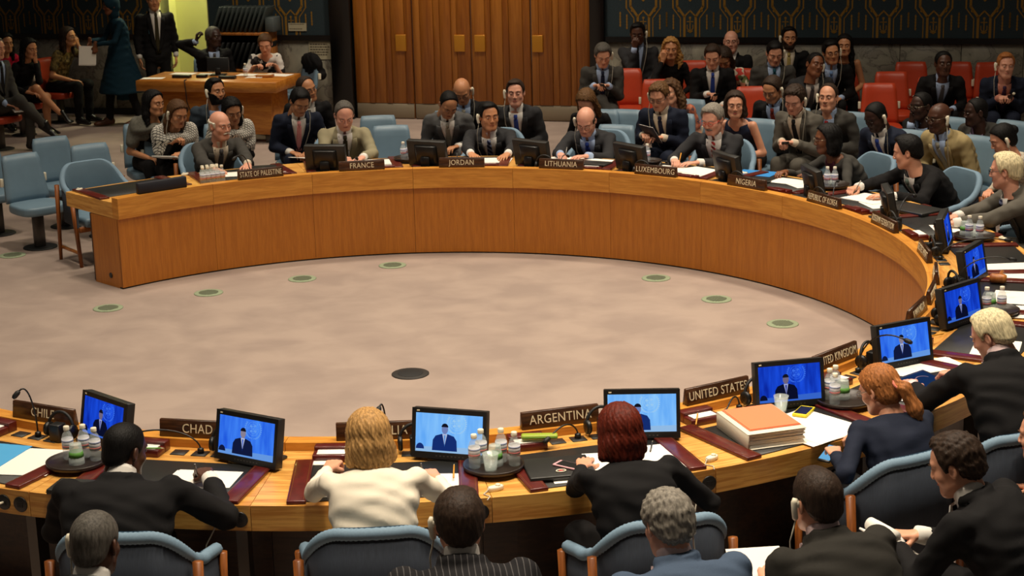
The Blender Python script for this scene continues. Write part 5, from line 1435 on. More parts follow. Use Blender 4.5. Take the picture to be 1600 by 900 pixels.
PR = dict(keff=pattern_mat('black_white_check', [(226, 222, 210), (30, 28, 28)], 13, 'check'), floral=pattern_mat('floral', [(40, 36, 34), (210, 70, 60), (226, 214, 190), (110, 120, 70), (220, 150, 120), (226, 214, 190)], 22),
          orange=pattern_mat('orange_print', [(160, 84, 60), (196, 120, 90), (96, 70, 72), (176, 96, 70)], 40), bw=pattern_mat('black_white_print', [(226, 222, 214), (24, 22, 24), (226, 222, 214), (60, 58, 60)], 16), leop=pattern_mat('olive_gold_print', [(118, 100, 52), (92, 78, 40), (140, 120, 66), (70, 60, 34)], 40),
          lace=pattern_mat('ivory_lace', [(214, 204, 184), (196, 184, 164), (224, 216, 198), (206, 196, 176)], 70), pstripe=pinstripe())
def tie(n, c): return cloth('tie_' + n, c, .1, 200, .6)
def stripe_tie(n, c1, c2):
    m = tie(n, c1)
    if 'st' in m: return m
    m['st'] = 1; nt = m.node_tree; b = nt.nodes['Principled BSDF']; tc = nt.nodes['Texture Coordinate']
    mp = nt.nodes.new('ShaderNodeMapping'); mp.inputs['Rotation'].default_value = (0, .7, 0); w = nt.nodes.new('ShaderNodeTexWave'); w.inputs['Scale'].default_value = 9; w.bands_direction = 'Z'
    r = nt.nodes.new('ShaderNodeValToRGB'); r.color_ramp.interpolation = 'CONSTANT'; r.color_ramp.elements[1].position = .6
    r.color_ramp.elements[0].color = (*srgb(c1), 1); r.color_ramp.elements[1].color = (*srgb(c2), 1)
    nt.links.new(tc.outputs['Object'], mp.inputs[0]); nt.links.new(mp.outputs[0], w.inputs['Vector']); nt.links.new(w.outputs['Fac'], r.inputs[0]); nt.links.new(r.outputs[0], b.inputs['Base Color'])
    return m
def suit(j, sh='wsh', t=None, **k):
    d = dict(kind='suit', mat=C_.get(j) or PR[j], shirt=C_[sh], tie=t); d.update(k); return d
def top(m, **k):
    d = dict(kind='top', mat=C_.get(m) or PR[m], sex='f', lmat=C_['black']); d.update(k); return d
T = dict(dk=tie('dark', (26, 26, 28)), nv=tie('navy', (28, 32, 56)), bl=tie('blue', (44, 68, 150)), lb=tie('light_blue', (110, 142, 190)), rd=tie('red', (150, 26, 28)), br=tie('brick', (130, 50, 36)), pk=tie('pink', (236, 160, 160)), gn=tie('grey_green', (110, 126, 116)),
         ol=tie('olive', (52, 46, 26)), gr=tie('grey', (84, 82, 84)), tl=tie('teal', (30, 80, 96)), pu=tie('purple', (60, 40, 70)), pt=tie('pattern', (150, 146, 132)), yl=tie('yellow', (170, 150, 90)), rs=stripe_tie('red_stripe', (150, 36, 36), (220, 210, 200)), ns=stripe_tie('navy_stripe', (26, 30, 60), (120, 130, 160)))
PEOPLE = {}
def seat_for(info, kind, who, face, group, back=0.0, cpos=None):
    if cpos: return chair({'arm': ARM0, 'blue': BLUE0, 'red': RED0}[kind], cpos[0], cpos[1], cpos[2], ('curved light blue armchair behind the ' if kind == 'arm' else 'light blue pedestal chair under the ') + who, group)
    p = info['pelvis']; f = Vector((math.cos(rad(face)), math.sin(rad(face)), 0)); q = p - f * back
    pr = {'arm': ARM0, 'blue': BLUE0, 'red': RED0}[kind]
    lab = {'arm': 'curved light blue armchair behind the ', 'blue': 'light blue pedestal chair under the ', 'red': 'red leather pedestal chair under the '}[kind] + who
    if kind == 'arm': q = q + f * .02
    chair(pr, q.x, q.y, face, lab, group)
def P(key, label, who, crown, face=None, sit=None, **k):
    a = math.degrees(math.atan2(crown[1], crown[0]))
    face = a + 180 + k.pop('turn', 0) if face is None else face
    cpos = k.pop('cpos', None)
    PEOPLE[key] = person(label, crown, face, **k)
    if sit: seat_for(PEOPLE[key], sit, who, face, {'arm': 'delegate armchairs', 'blue': 'light blue pedestal chairs', 'red': 'red pedestal chairs'}[sit], cpos=cpos)
    return PEOPLE[key]
WH = lambda x, y, z, p: dict(w=(x, y, z), pose=p)
ONDESK = lambda x, y=.43, z=.775, p='flat': ((x, y, z), p)
# ---- far side of the table, from the free end round to the right
P('P5', 'elderly bald person with white hair and white moustache, grey suit, seated at STATE OF PALESTINE', 'white haired man at STATE OF PALESTINE', (-1.79, 4.04, 1.17), sit='arm', head=(22, 8, 2), skin='pink', hair=('horseshoe', 'white'),
  fit=suit('dgrey', 'cream', T['gr'], pin=1, brow='grey'), hands=(WH(-1.5, 3.66, 0.735, 'flat'), WH(-1.79, 3.6, 0.735, 'flat')), moustache='white')
P('P2', 'woman with long brown hair in a black and white checked scarf, writing on a pad', 'woman writing in checked scarf', (-2.29, 4.89, 1.14), sit='blue', head=(14, 22, -4), skin='tan', hair=('long', 'brown'), fit=top('black', shawl=PR['keff'], gname='dress'), hands=(((.02, .36, .66), 'relaxed'), ((.05, .34, .76), 'curl')), ear='l')
P('P1', 'woman with long black hair in a grey shawl, farthest left behind the table', 'woman in grey shawl', (-2.61, 5.30, 1.19), sit='blue', head=(30, 4, 0), skin='olive', hair=('long', 'black'), fit=top('black', shawl=C_['gshawl'], gname='dress', sleeve='short', neck='round'), hands=('lap', 'lap'))
P('P3', 'bearded person in a slate grey suit with a white earpiece, before the side desk', 'bearded man before the side desk', (-2.13, 5.93, 1.21), sit='blue', head=(24, 2, 0), skin='tan', hair=('neat', 'black'), fit=suit('slate', 'bsh', None, vee=.5), beard='black', ear='l')
P('P4', 'woman with long dark hair and checked scarf on one shoulder, looking down', 'dark haired woman with checked scarf on one shoulder', (-1.83, 5.02, 1.13), sit='blue', head=(8, 24, 6), skin='olive', hair=('long', 'black'), fit=top('black', shawl=PR['keff'], gname='dress', neck='round'), hands=(((.04, .36, .68), 'curl'), 'lap'), ear='r')
P('F3', 'person with short grey hair in a khaki grey suit, head bowed over papers at FRANCE', 'grey haired man at FRANCE', (-0.71, 4.25, 1.18), sit='arm', head=(4, 30, 0), skin='pink', hair=('receding', 'sgrey'), fit=suit('khaki', 'wsh', T['ol'], pin=1, pocket=C_['wsh']), hands=(WH(-0.55, 4.02, 0.735, 'flat'), WH(-0.74, 3.98, 0.745, 'curl')))
P('F2', 'dark haired person in navy suit with a pink tie, head down, behind FRANCE', 'man with the pink tie', (-1.20, 5.31, 1.15), sit='blue', head=(12, 34, -6), skin='olive', hair=('full', 'black'), fit=suit('navy', 'wsh', T['pk']), hands=('lap', 'lap'), ear='r')
P('F1', 'person in black suit with thick black glasses, leaning behind the pink tie man', 'man with thick black glasses', (-1.27, 6.07, 1.18), sit='blue', head=(30, 6, 14), skin='tan', hair=('receding', 'dark'), fit=suit('black', 'wsh', T['dk']), glasses='black')
P('J3', 'black haired person in a black suit and striped navy tie, seated at JORDAN', 'delegate at JORDAN', (0.56, 4.37, 1.14), sit='arm', head=(24, 6, 2), skin='tan', hair=('neat', 'black'), fit=suit('char', 'wsh', T['ns'], pin=1), hands=(WH(0.72, 3.88, 0.735, 'flat'), WH(0.4, 3.9, 0.735, 'flat')), ear='l')
P('J1', 'person in a shiny grey suit bowing far forward between FRANCE and JORDAN', 'man in shiny grey suit', (0.20, 5.35, 1.07), sit='blue', head=(16, 42, -6), skin='olive', hair=('receding', 'black'), fit=suit('mgrey', 'wsh', T['pt']), hands=('lap', 'lap'))
P('J2', 'bald person with dark glasses and earpiece, bent behind the grey suit', 'bald man with dark glasses', (0.28, 5.80, 1.14), sit='blue', head=(0, 36, 4), skin='tan', hair=('none', 'dark'), fit=suit('black', 'bsh', T['pt']), glasses='black', ear='r')
P('J4', 'brown haired person in a black suit with a bright blue tie, upright by the door', 'man with the bright blue tie', (0.81, 5.44, 1.19), sit='blue', head=(4, 4, 0), skin='pink', hair=('neat', 'dark'), fit=suit('char', 'wsh', T['bl'], pin=1), hands=('lap', 'lap'), ear='l')
P('LI1', 'balding person in a black suit with blue tie, writing at LITHUANIA', 'balding man writing at LITHUANIA', (1.40, 4.05, 1.10), sit='arm', head=(2, 34, 0), skin='pink', hair=('horseshoe', 'dark'), fit=suit('char', 'bsh', T['bl']), hands=(WH(1.42, 3.8, 0.735, 'flat'), WH(1.18, 3.84, 0.75, 'curl')), glasses='metal', ear='l')
P('LI2', 'woman with straight light brown hair bent down behind the balding writer', 'woman bent down behind LITHUANIA', (1.45, 5.21, 1.08), sit='blue', head=(-6, 40, 0), skin='light', hair=('long', 'lbrown'), fit=top('black'))
P('LU1', 'young person with brown quiff and dark glasses in navy suit, reading a folder', 'young man in navy suit with glasses', (2.12, 4.96, 1.18), sit='blue', head=(-4, 26, 0), skin='light', hair=('spiky', 'lbrown'), fit=suit('navy', 'cream', T['nv'], pocket=C_['wsh']), hands=(((.05, .36, .68), 'relaxed'), ((.14, .38, .70), 'curl')), glasses='black', ear='l')
P('LU2', 'woman with brown curls in an orange printed blouse behind the young man', 'woman in orange printed blouse', (2.31, 5.86, 1.09), sit='blue', head=(-20, 10, 8), skin='light', hair=('curly', 'brown'), fit=top('orange', sleeve='short'), glasses='metal')
P('LU3', 'grey haired person with orange rimmed glasses and moustache, writing at LUXEMBOURG', 'grey haired man at LUXEMBOURG', (2.45, 3.54, 1.19), sit='arm', turn=14, head=(-14, 20, 0), skin='pink', hair=('full', 'grey'), fit=suit('char', 'wsh', T['rs']), hands=(WH(2.34, 3.36, 0.735, 'flat'), WH(2.13, 3.42, 0.75, 'curl')), glasses='red', moustache='grey')
P('LU4', 'woman with shoulder length brown hair in a sleeveless navy top, looking aside', 'woman in sleeveless navy top', (2.79, 4.57, 1.15), sit='blue', head=(26, 4, 0), skin='light', hair=('bob', 'dark'), fit=top('nblue', sleeve='none', neck='round', gname='sleeveless_top'), hands=('lap', 'lap'))
P('redtie', 'person in black suit with a brick red tie, half hidden by a grey suit', 'man with brick red tie', (3.20, 5.19, 1.18), sit='blue', head=(-6, 30, -4), skin='tan', hair=('short', 'dark'), fit=suit('black', 'bsh', T['br']), ear='r')
P('N1', 'brown haired person in a grey suit with black tie, looking down at a phone', 'man in grey suit with black tie', (3.30, 4.46, 1.19), sit='blue', head=(6, 28, -4), skin='pink', hair=('wavy', 'dark'), fit=suit('grey', 'cream', T['dk']), hands=(((.06, .40, .70), 'curl'), ((.06, .40, .70), 'curl')), ear='r')
P('Nig', 'woman with black bob and glasses in a grey jacket with purple scarf, at NIGERIA', 'woman at NIGERIA', (3.32, 2.89, 1.11), sit='arm', turn=-18, head=(-22, 6, 0), skin='brown', hair=('bob', 'black'), fit=top('dgrey', scarf=cloth('plum_scarf', (84, 40, 52)), gname='jacket', neck='v'), hands=(WH(3.22, 2.62, 0.735, 'flat'), WH(2.98, 2.86, 0.735, 'relaxed')), glasses='metal')
P('rt2', 'person in grey suit with a red tie and sharp dark hair, looking straight', 'man in grey suit with red tie', (3.69, 4.86, 1.16), sit='blue', head=(10, 0, 0), skin='light', hair=('receding', 'dark'), fit=suit('dgrey', 'bsh', T['rd']), ear='l')
P('bald2', 'bald person in navy suit with blue tie, head bowed', 'bald man in navy suit', (3.86, 3.77, 1.13), sit='blue', head=(-10, 30, 0), skin='deep', hair=('buzz', 'black'), fit=suit('navy', 'wsh', T['bl']), ear='r')
P('g3', 'person with glasses and striped red tie holding a hand to the mouth', 'man with hand at his mouth', (4.45, 4.46, 1.12), sit='blue', head=(-14, 4, 0), skin='deep', hair=('buzz', 'black'), fit=suit('black', 'bsh', T['rs']), glasses='metal', hands=('lap', 'chin'))
P('tan', 'bald person with thin glasses in a tan suit and patterned tie', 'bald man in tan suit', (4.37, 3.49, 1.17), sit='blue', head=(-10, 8, 0), skin='dark', hair=('none', 'black'), fit=suit('tan', 'bsh', T['pt'], wide=1.06), glasses='metal', ear='r')
P('pur', 'person with dark grey suit over a lavender shirt, behind the tan suit', 'man in lavender shirt', (4.88, 4.23, 1.09), sit='blue', head=(-30, 6, 0), skin='deep', hair=('buzz', 'black'), fit=suit('dgrey', 'lav', None, vee=.3, badge=1))
P('Kor', 'black haired person in a black suit with grey green tie, writing at REPUBLIC OF KOREA', 'delegate at REPUBLIC OF KOREA', (3.79, 2.17, 1.13), sit='arm', turn=-8, head=(-40, 14, 0), skin='light', hair=('full', 'black'), fit=suit('black', 'wsh', T['gn']), hands=(WH(3.62, 1.8, 0.735, 'flat'), WH(3.4, 2.07, 0.75, 'curl')))
P('lace', 'woman with black hair tied back in an ivory lace top wearing an earphone', 'woman in ivory lace top', (4.64, 2.65, 1.11), sit='blue', head=(-26, 26, 0), skin='light', hair=('bun', 'black'), fit=top('lace', gname='lace_top'), ear='r')
P('Rus', 'white haired person with glasses in a grey suit, hands clasped at RUSSIAN FEDERATION', 'white haired man at RUSSIAN FEDERATION', (4.24, 1.02, 1.19), sit='arm', turn=-12, head=(-28, 8, 0), skin='pink', hair=('full', 'cream'), fit=suit('grey', 'wsh', T['ns'], wide=1.05), hands=(WH(3.84, 0.8, 0.74, 'relaxed'), WH(3.82, 0.92, 0.735, 'relaxed')), glasses='black', fat=.01)
# ---- back rows near the far wall
WF = WANG - 90
def Bk(key, label, who, crown, off=0, sit='red', **k): return P(key, label, who, crown, face=WF + off, sit=sit, **k)
Bk('grey', 'grey haired person in a grey suit with crossed legs using a small phone', 'grey haired man with the small phone', (1.79, 7.89, 1.20), 14, head=(6, 30, 0), skin='light', hair=('full', 'sgrey'), fit=suit('dgrey', 'bsh', T['nv']), hands=(((.06, .34, .76), 'curl'), ((.10, .32, .76), 'curl')), legs='cross', ear='r')
Bk('hf', 'person in a black suit covering the mouth with one hand, by the marble', 'man covering his mouth', (2.26, 9.22, 1.29), 6, head=(0, 12, 0), skin='dark', hair=('neat', 'black'), fit=suit('char', 'bsh', T['dk']), hands=('lap', 'nose'), ear='r', bend=.04)
Bk('curly', 'woman with very long curly blond hair in black, resting a fist on the cheek', 'curly blond woman', (2.57, 8.40, 1.20), 8, head=(2, 6, 0), skin='tan', hair=('curly', 'fair'), fit=top('black'), hands=('lap', 'cheek'))
Bk('ph', 'person in black suit and light blue tie checking a phone in the second row', 'man in black suit checking a phone', (2.93, 7.53, 1.21), 10, head=(-6, 26, 0), skin='light', hair=('neat', 'dark'), fit=suit('black', 'wsh', T['bl']), hands=('lap', ((.06, .36, .70), 'curl')))
Bk('floral', 'person in a floral printed dress leaning down behind the man checking a phone', 'woman in floral dress', (3.10, 7.98, 1.10), -10, head=(10, 44, 0), skin='tan', hair=('long', 'dark'), fit=top('floral', sleeve='short', gname='floral_dress'), hands=('knee', 'knee'))
Bk('bald', 'smiling bald person with glasses in a black suit against the marble', 'smiling bald man', (3.33, 9.08, 1.19), -8, head=(14, 2, 0), skin='pink', hair=('none', 'grey'), fit=suit('black', 'wsh', T['dk']), glasses='metal', bend=.04)
Bk('pale', 'dark haired person in a grey suit with a teal tie looking down', 'man with the teal tie', (3.60, 7.50, 1.23), 14, head=(2, 26, 0), skin='light', hair=('neat', 'black'), fit=suit('dgrey', 'bsh', T['tl']), ear='r')
Bk('beard', 'bearded person in a black suit and yellow tie against the marble wall', 'bearded man with the yellow tie', (3.98, 8.96, 1.23), 8, head=(6, 4, 0), skin='tan', hair=('neat', 'black'), fit=suit('black', 'cream', T['yl']), beard='dark', ear='l', bend=.04)
Bk('tilt', 'dark haired person with head tilted aside, charcoal suit and white shirt', 'man with tilted head', (3.97, 7.09, 1.16), 14, head=(18, -4, -14), skin='brown', hair=('short', 'black'), fit=suit('char', 'wsh', T['gr']), ear='r')
Bk('gls', 'dark haired person with glasses and earpiece between two rows', 'man with glasses between two rows', (4.25, 7.86, 1.19), 10, head=(10, 8, 6), skin='tan', hair=('full', 'black'), fit=suit('black', 'bsh', T['lb']), glasses='black', ear='r')
Bk('wb', 'woman with long black hair and bare arms, last in the back row', 'woman with bare arms', (4.49, 8.31, 1.20), 6, head=(-4, 2, 0), skin='tan', hair=('long', 'black'), fit=top('black', sleeve='none', neck='round', gname='sleeveless_top'), hands=('lap', 'lap'))
Bk('blk', 'person in a black suit and pale blue shirt sitting apart on the right', 'man in black suit sitting apart', (5.26, 6.96, 1.16), 10, head=(4, 0, 0), skin='dark', hair=('short', 'black'), fit=suit('black', 'bsh', T['gr']))
Bk('bl', 'fair haired person in navy suit with salmon shirt holding a bottle', 'fair haired man with bottle', (5.84, 6.71, 1.16), 6, head=(6, 6, 0), skin='pink', hair=('neat', 'ginger'), fit=suit('navy', 'salm', T['pu']), hands=(((.05, .36, .70), 'curl'), ((.05, .36, .70), 'curl')), ear='l')
# ---- far left, in the half dark
P('L3', 'woman with long dark hair in a short black dress, bare legs crossed, hand on chin', 'woman in short black dress', (-5.00, 10.01, 1.20), face=-42, sit='red', head=(10, 12, 0), skin='tan', hair=('long', 'black'), fit=top('black', lower='skirt', gname='dress'), hands=('chin', 'lap'), legs='cross')
P('L4', 'woman in an olive gold printed blouse resting her cheek on her hand', 'woman in olive gold blouse', (-4.79, 11.04, 1.22), face=-28, sit='red', head=(6, 2, 0), skin='tan', hair=('long', 'dark'), fit=top('leop', sleeve='short', gname='printed_blouse'), hands=('cheek', 'lap'), glasses='metal')
P('L2', 'person in a grey suit with crossed legs, cut by the left edge', 'man in grey suit at the left edge', (-5.15, 9.16, 1.32), face=-30, sit='red', head=(0, 10, 0), skin='light', hair=('short', 'sgrey'), fit=suit('dgrey', 'bsh', T['dk']), hands=('lap', 'lap'), legs='cross')
P('L1', 'woman in a red pink jacket in the dark behind the black dress', 'woman in red pink jacket', (-5.48, 10.71, 1.20), face=-50, sit='red', head=(0, 8, 0), skin='tan', hair=('long', 'black'), fit=top('black', gname='jacket') | dict(mat=cloth('raspberry', (190, 24, 60))))
P('L5', 'person walking in a long teal coat and headscarf holding a white sheet', '', (-4.16, 10.74, 1.62), face=212, stand=True, legs='walk', head=(0, 8, 0), skin='brown', hair=('scarf', 'black'), fit=top('teal', hem=.40, gname='long_coat', shoes=mat('brown_shoe', (90, 50, 28), .4)), hands=(((.10, .34, 1.05), 'curl'), ((.10, .34, 1.08), 'curl')), size=.95)
P('L6', 'person standing in a black suit with white shirt, olive tie and blue badge', '', (-3.66, 10.98, 1.66), face=-70, stand=True, head=(-4, 6, 0), skin='tan', hair=('short', 'black'), fit=suit('black', 'wsh', T['ol'], vee=.10, badge=1, wide=1.05), hands=('side', 'side'), size=.97)
P('L7', 'grey haired person at the side desk raising a hand to the ear', 'man raising a hand at the side desk', (-2.88, 10.57, 1.23), face=-70, sit='blue', head=(34, 2, 0), skin='deep', hair=('short', 'sgrey'), fit=suit('black', 'bsh', T['gr']), hands=('lap', ((.20, .16, 1.05), 'curl', (-.2, .1, .9))))
P('L8', 'woman in a black and white patterned dress writing at the side desk', 'woman in patterned dress', (-2.19, 10.13, 1.16), face=-76, sit='blue', head=(-12, 26, 0), skin='light', hair=('bun', 'brown'), fit=top('bw', sleeve='short', neck='round', gname='patterned_dress'), hands=(((.10, .34, .78), 'relaxed'), ((.16, .40, .785), 'curl')))
# ---- near side, seen from behind
NB = dict(faceparts=False)
P('UK', 'white haired person in a black suit touching a tablet at UNITED KINGDOM', 'white haired man at UNITED KINGDOM', (2.99, -3.09, 1.19), sit='arm', turn=-30, head=(40, 28, 0), skin='pink', hair=('full', 'cream'), fit=suit('black', 'psh', T['dk'], wide=1.1), hands=(WH(2.72, -2.86, 0.745, 'relaxed'), WH(2.97, -2.74, 0.76, 'curl')), size=1.04, fat=.01, bend=.30, cpos=(2.94, -3.58, 112), hk=.90, neck=.108)
P('US', 'woman with a ginger ponytail in a dark navy jacket holding a phone at UNITED STATES', 'woman with the ginger ponytail', (2.36, -3.58, 1.09), sit='arm', turn=-14, head=(24, 26, 0), skin='light', hair=('ponytail', 'ginger'), fit=top('navy', gname='jacket', wide=1.12), hands=(WH(2.17, -3.74, 0.72, 'curl'), WH(2.38, -3.5, 0.7, 'curl')), glasses='metal', size=1.04, bend=.20, cpos=(2.38, -3.83, 118), hk=.90, neck=.108)
P('Arg', 'woman with auburn red hair in a black jacket at ARGENTINA', 'woman with auburn hair', (1.16, -4.20, 1.14), sit='arm', turn=4, head=(2, 16, 0), skin='light', hair=('bob', 'auburn'), fit=top('black', gname='jacket', wide=1.18), hands=(WH(1.02, -3.86, 0.735, 'flat'), WH(1.4, -3.98, 0.735, 'flat')), size=1.06, bend=.16, cpos=(1.28, -4.47, 106), hk=.90, neck=.108)
P('Irq', 'woman with wavy blond hair in an ivory white jacket at AUSTRALIA', 'blond woman in white jacket', (0.11, -4.28, 1.17), sit='arm', turn=4, head=(14, 20, 0), skin='light', hair=('bob', 'blond'), fit=top('white', gname='jacket', wide=1.15, lmat=C_['white']), hands=(WH(-0.1, -3.92, 0.78, 'curl'), WH(0.38, -3.99, 0.75, 'curl')), size=1.06, bend=.15, cpos=(.14, -4.49, 93), hk=.90, neck=.108)
P('Chad', 'person in a glossy black suit writing on a white pad at CHAD', 'man writing at CHAD', (-0.91, -4.15, 1.10), sit='arm', turn=12, head=(-36, 18, 0), skin='dark', hair=('buzz', 'black'), fit=suit('black', 'wsh', T['dk'], wide=1.15), hands=(WH(-1.1, -3.98, 0.735, 'flat'), WH(-0.62, -3.93, 0.75, 'curl')), size=1.06, bend=.20, cpos=(-.86, -4.47, 86), hk=.90, neck=.108)
P('a1', 'brown haired person in a black suit with a folded white notebook, lower right', 'man with the folded notebook', (2.42, -4.71, 1.15), turn=24, sit='blue', head=(10, 22, 0), skin='light', hair=('wavy', 'dark'), fit=suit('black', 'wsh', T['dk'], wide=1.12), hands=(WH(2.24, -4.66, 0.68, 'curl'), WH(2.36, -4.58, 0.68, 'curl')), size=1.06, hk=.91, neck=.122, cpos=(2.67, -4.93, 140))
P('edge', 'person with brown hair just cut off by the right edge', 'person at the right edge', (3.03, -3.91, 0.97), sit='blue', turn=10, head=(10, 10, 0), skin='light', hair=('neat', 'brown'), fit=suit('black', 'wsh', T['dk']), size=1.0, hk=.91, neck=.122)
P('a2', 'dark haired person in a charcoal suit with a cream earpiece behind UNITED STATES', 'man with earpiece behind UNITED STATES', (1.84, -5.07, 1.16), sit='blue', turn=6, head=(0, 10, 0), skin='light', hair=('neat', 'dark'), fit=suit('olive', 'psh', T['dk'], wide=1.12), hands=(((.18, .40, .72), 'relaxed'), 'lap'), ear='r', size=1.06, hk=.91, neck=.122)
P('a3', 'grey haired person in a blue grey suit with earpiece behind ARGENTINA', 'grey haired man behind ARGENTINA', (1.26, -5.25, 1.16), sit='blue', turn=6, head=(2, 20, 0), skin='pink', hair=('wavy', 'grey'), fit=suit('blueg', 'psh', T['dk'], wide=1.12), ear='l', size=1.06, hk=.91, neck=.122)
P('a4', 'brown haired person in a dark pinstriped suit behind the blond woman', 'man in dark pinstriped suit', (0.52, -5.32, 1.21), sit='blue', turn=2, head=(-2, 10, 0), skin='light', hair=('full', 'dark'), fit=suit('pstripe', 'wsh', T['dk'], wide=1.12), ear='r', size=1.06, hk=.91, neck=.122)
P('a5', 'person with close cropped greying hair and earpiece, behind CHAD', 'man with cropped hair behind CHAD', (-0.76, -5.40, 1.20), sit='blue', turn=-4, head=(-2, 14, 0), skin='dark', hair=('buzz', 'sgrey'), fit=suit('char', 'wsh', T['dk'], wide=1.12), ear='r', size=1.06, hk=.91, neck=.122)
# ---- empty chairs
CEN = lambda x, y, t=0: math.degrees(math.atan2(y, x)) + 180 + t
G_B, G_R = 'light blue pedestal chairs', 'red pedestal chairs'
for x, y, t, lab in ((-3.45, 4.00, 0, 'empty light blue pedestal chair standing nearest the free corner of the table'), (-3.42, 4.86, 0, 'empty light blue pedestal chair at the rear of the left cluster'),
                     (-3.98, 4.60, 0, 'empty light blue pedestal chair cut by the left edge'), (-2.96, 4.42, 0, 'empty light blue pedestal chair behind the empty armchair'),
                     (-.52, 5.62, 0, 'empty light blue chair farther behind the FRANCE delegate by the door'), (-.36, 5.00, 0, 'empty light blue chair close behind the right shoulder of the FRANCE delegate'),
                     (1.80, 5.62, 0, 'empty light blue chair behind the woman bent down at LITHUANIA'), (1.66, 4.72, 0, 'empty light blue chair between LITHUANIA and the young man with glasses'),
                     (2.74, 5.62, 0, 'empty light blue chair behind the woman in orange printed blouse')):
    chair(BLUE0, x, y, CEN(x, y, t), lab, G_B)
chair(ARM0, *pol(4.52, 128.2)[:2], 128.2 + 180, 'empty curved light blue armchair at the free end of the table', 'delegate armchairs')
for (u, d), lab in (((6.87, .52), 'empty red chair against the marble, last of three in depth'), ((6.69, 1.36), 'empty red chair in the middle of three in depth'), ((6.61, 2.26), 'empty red chair foremost of three in depth'),
                    ((4.37, .56), 'empty red chair against the marble by the curly blond woman'), ((3.72, 1.32), 'empty red chair right of the man with the small phone'), ((4.24, 2.16), 'empty red chair in front of the curly blond woman'),
                    ((5.32, 2.62), 'empty red chair behind the man with brick red tie'), ((7.76, .5), 'empty red chair at the marble behind the fair haired man'), ((7.37, .5), 'empty red chair at the marble behind the man sitting apart')):
    p = wp(u, d); chair(RED0, p.x, p.y, WF + 10, lab, G_R)

chair(BLUE0, -1.89, 10.60, WF - 40, 'blue pedestal chair with a black coat over it, right of the side desk', G_B)
e = empty('black_coat', (-1.89, 10.60, 0), WF - 40 - 90, 'black coat draped over a blue chair back by the marble panel', 'coat')
V_, F_ = nets(lambda p: smax(smin(ell(p, (0, -.23, .74), (.235, .075, .12)), caps(p, (-.14, -.27, .60), (.14, -.27, .60), .075), .06), -(p[:, 2] - .46), .02) + .006 * np.sin(p[:, 0] * 60 + 4 * np.sin(p[:, 2] * 20)), (-.3, -.4, .4), (.3, -.1, .9), .018)
new_obj('cloth', np_mesh('coat', V_, F_), e, C_['black'])

# ================================================================== things held in the hands
def held(key, side, name, label, cat, off=(0, .08, -.02), tilt=(0, 0, 0)):
    Wr, direct, fr, pn = PEOPLE[key]['wrists'][side]          # side 0 own left, 1 own right
    M = PEOPLE[key]['M'] @ Matrix.Translation(Wr) @ fr.to_4x4() @ Matrix.Translation(off) @ Matrix.Rotation(rad(tilt[2]), 4, 'Z') @ Matrix.Rotation(rad(tilt[1]), 4, 'Y') @ Matrix.Rotation(rad(tilt[0]), 4, 'X')
    e = empty(name, (0, 0, 0), 0, label, cat); e.matrix_world = M
    return e
M_INKBLUE = mat('blue_pen', (50, 70, 180), .4); M_SILVER = mat('silver_pen', (150, 146, 140), .3, metal=.8)
for k, sd, m, lab in (('F3', 1, M_BLACK, 'black pen in the hand of the FRANCE delegate'), ('LI1', 1, M_SILVER, 'silver pen in the hand of the balding LITHUANIA delegate'), ('LU3', 1, M_PENCIL, 'yellow pencil in the hand of the LUXEMBOURG delegate'),
                      ('Kor', 1, M_SILVER, 'silver pen in the hand of the REPUBLIC OF KOREA delegate'), ('P2', 1, M_INKBLUE, 'blue pen of the woman in the checked scarf'), ('Chad', 1, M_SILVER, 'silver pen in the writing hand at CHAD'), ('Irq', 1, M_SILVER, 'silver pen held by the blond woman in white'),
                      ('L8', 1, M_BLACK, 'black pen of the woman writing at the side desk')):
    e = held(k, sd, 'writing_pen', lab, 'pen', (-.028, .085, -.035))
    MB().tube([(.010, .02, -.030), (-.012, -.015, .050), (-.026, -.04, .100)], [.0015, .0045, .0045], 7).obj('barrel', m, e)
for k, sd, c, sc, lab in (('grey', 0, M_BLACK, M_BEZEL, 'small black phone of the grey haired man in the second row'), ('ph', 1, M_BLACK, emis('phone_glow', (150, 170, 190), .5), 'lit phone in the hand of the man in black suit'), ('N1', 1, M_BLACK, M_BEZEL, 'black phone of the man in grey suit with black tie'),
                          ('US', 0, M_BLACK, emis('phone_blue', (110, 180, 225), .9), 'phone with a bright blue screen held by the woman with ponytail')):
    e = held(k, sd, 'mobile_phone', lab, 'phone', (-.012, .105, -.028), (35, 0, 0) if k != 'US' else (25, 0, -40))
    rbox('case', -.033, .033, -.058, .058, -.005, .005, c, e, .003, 1); MB().box(-.029, .029, -.048, .048, .005, .0056).obj('screen', sc, e)
e = held('L5', 0, 'paper_sheet', 'white sheets carried by the walking person in teal', 'paper', (0, .13, -.02), (0, 0, 0))
for q in range(2): MB().box(-.02 + .006 * q, .20, -.11, .12 + .01 * q, -.004 * q - .002, -.004 * q).obj('sheet', M_PAPER, e)
e = held('P2', 0, 'note_pad', 'white pad on the knees of the woman in the checked scarf', 'pad', (.07, .12, -.03), (8, 0, 0)); rbox('pages', -.10, .12, -.13, .13, -.012, 0, M_PAPER, e, .002, 1); MB().box(-.10, .12, .11, .13, 0, .003).obj('binding', M_BLACKM, e)
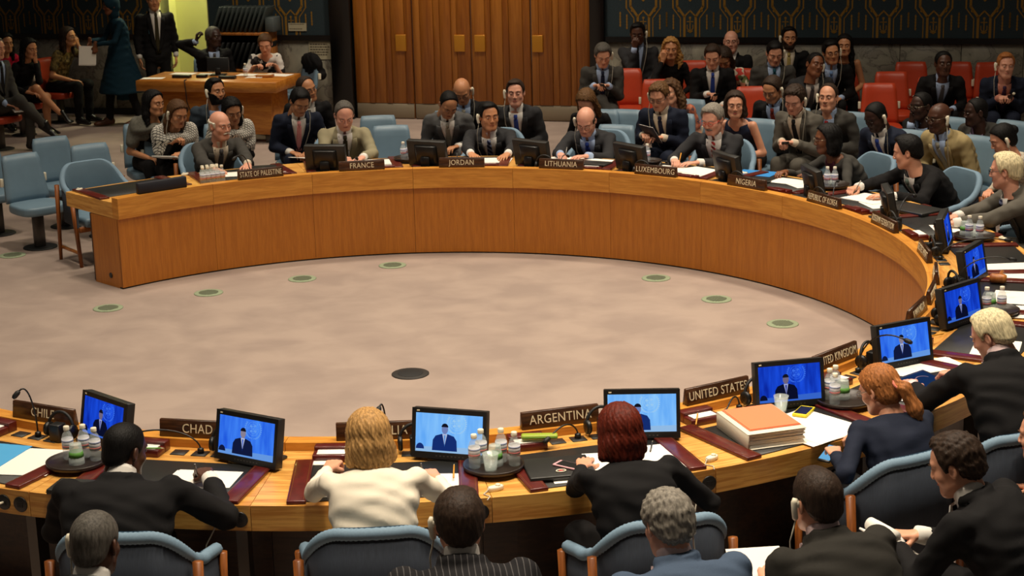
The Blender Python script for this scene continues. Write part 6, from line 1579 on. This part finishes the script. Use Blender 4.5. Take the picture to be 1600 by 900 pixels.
e = held('LU1', 0, 'open_folder', 'dark folder held open by the young man in navy suit', 'folder', (.02, .13, .03), (50, 0, 0)); rbox('cover', -.13, .13, -.09, .10, -.006, .0, mat('plum_cover', (66, 54, 56), .5), e, .003, 1); MB().box(-.12, .12, -.08, .095, .0002, .004).obj('pages', M_PAPER, e)
e = held('L2', 0, 'note_pad', 'white pad on the lap of the man at the left edge', 'pad', (.02, .10, -.03), (0, 0, 0)); rbox('pages', -.10, .10, -.14, .12, -.010, 0, M_PAPER, e, .002, 1)
e = held('F2', 0, 'paper_sheet', 'white papers in the lap of the man with the pink tie', 'paper', (.03, .10, -.035), (10, 0, 0)); MB().box(-.11, .10, -.13, .13, -.003, 0).obj('sheet', M_PAPER, e)
e = held('P4', 0, 'paper_sheet', 'small white card held by the woman with one scarfed shoulder', 'paper', (-.02, .10, .0), (50, 20, 0)); MB().box(-.05, .05, -.07, .07, -.002, 0).obj('sheet', M_PAPER, e)
# steno notebook with its pages rolled over
e = held('a1', 1, 'note_book', 'white notebook with pages rolled over, held by the man at the lower right', 'notebook', (-.01, .12, -.028), (24, 0, 20))
rbox('pages', -.08, .08, -.12, .12, -.010, 0, M_PAPER, e, .002, 1)
MB().tube([(-.08, .075, .028), (-.03, .076, .029), (.03, .075, .029), (.08, .074, .028)], .028, 16).obj('rolled_pages', M_PAPER, e)
MB().tube([(-.08, -.121, -.004), (.08, -.121, -.004)], .005, 6).obj('spiral', M_POST, e)
e = held('a2', 0, 'paper_sheet', 'white papers held out by the man with earpiece behind UNITED STATES', 'paper', (-.03, .13, -.03), (10, 0, 10))
for q in range(3): MB().box(-.11 + .005 * q, .10, -.14, .15 - .008 * q, -.012 + .004 * q, -.010 + .004 * q).obj('sheet', M_PAPER, e)
e = held('bl', 1, 'dark_bottle', 'small dark bottle with a pale cap in the fair haired man\'s hands', 'bottle', (-.02, .09, -.03), (-60, 0, 0))
MB().lathe([(.028, -.06), (.031, -.055), (.031, .03), (.020, .06), (.012, .085), (.012, .10)], 14).obj('bottle_body', mat('dark_cola', (30, 16, 14), .15), e); MB().lathe([(.0135, .095), (.0135, .112), (.011, .113)], 12).obj('cap', M_CREAM, e)
bpy.context.view_layer.update()
for pr in (ARM0, BLUE0, RED0):
    assert used.get(pr.name)
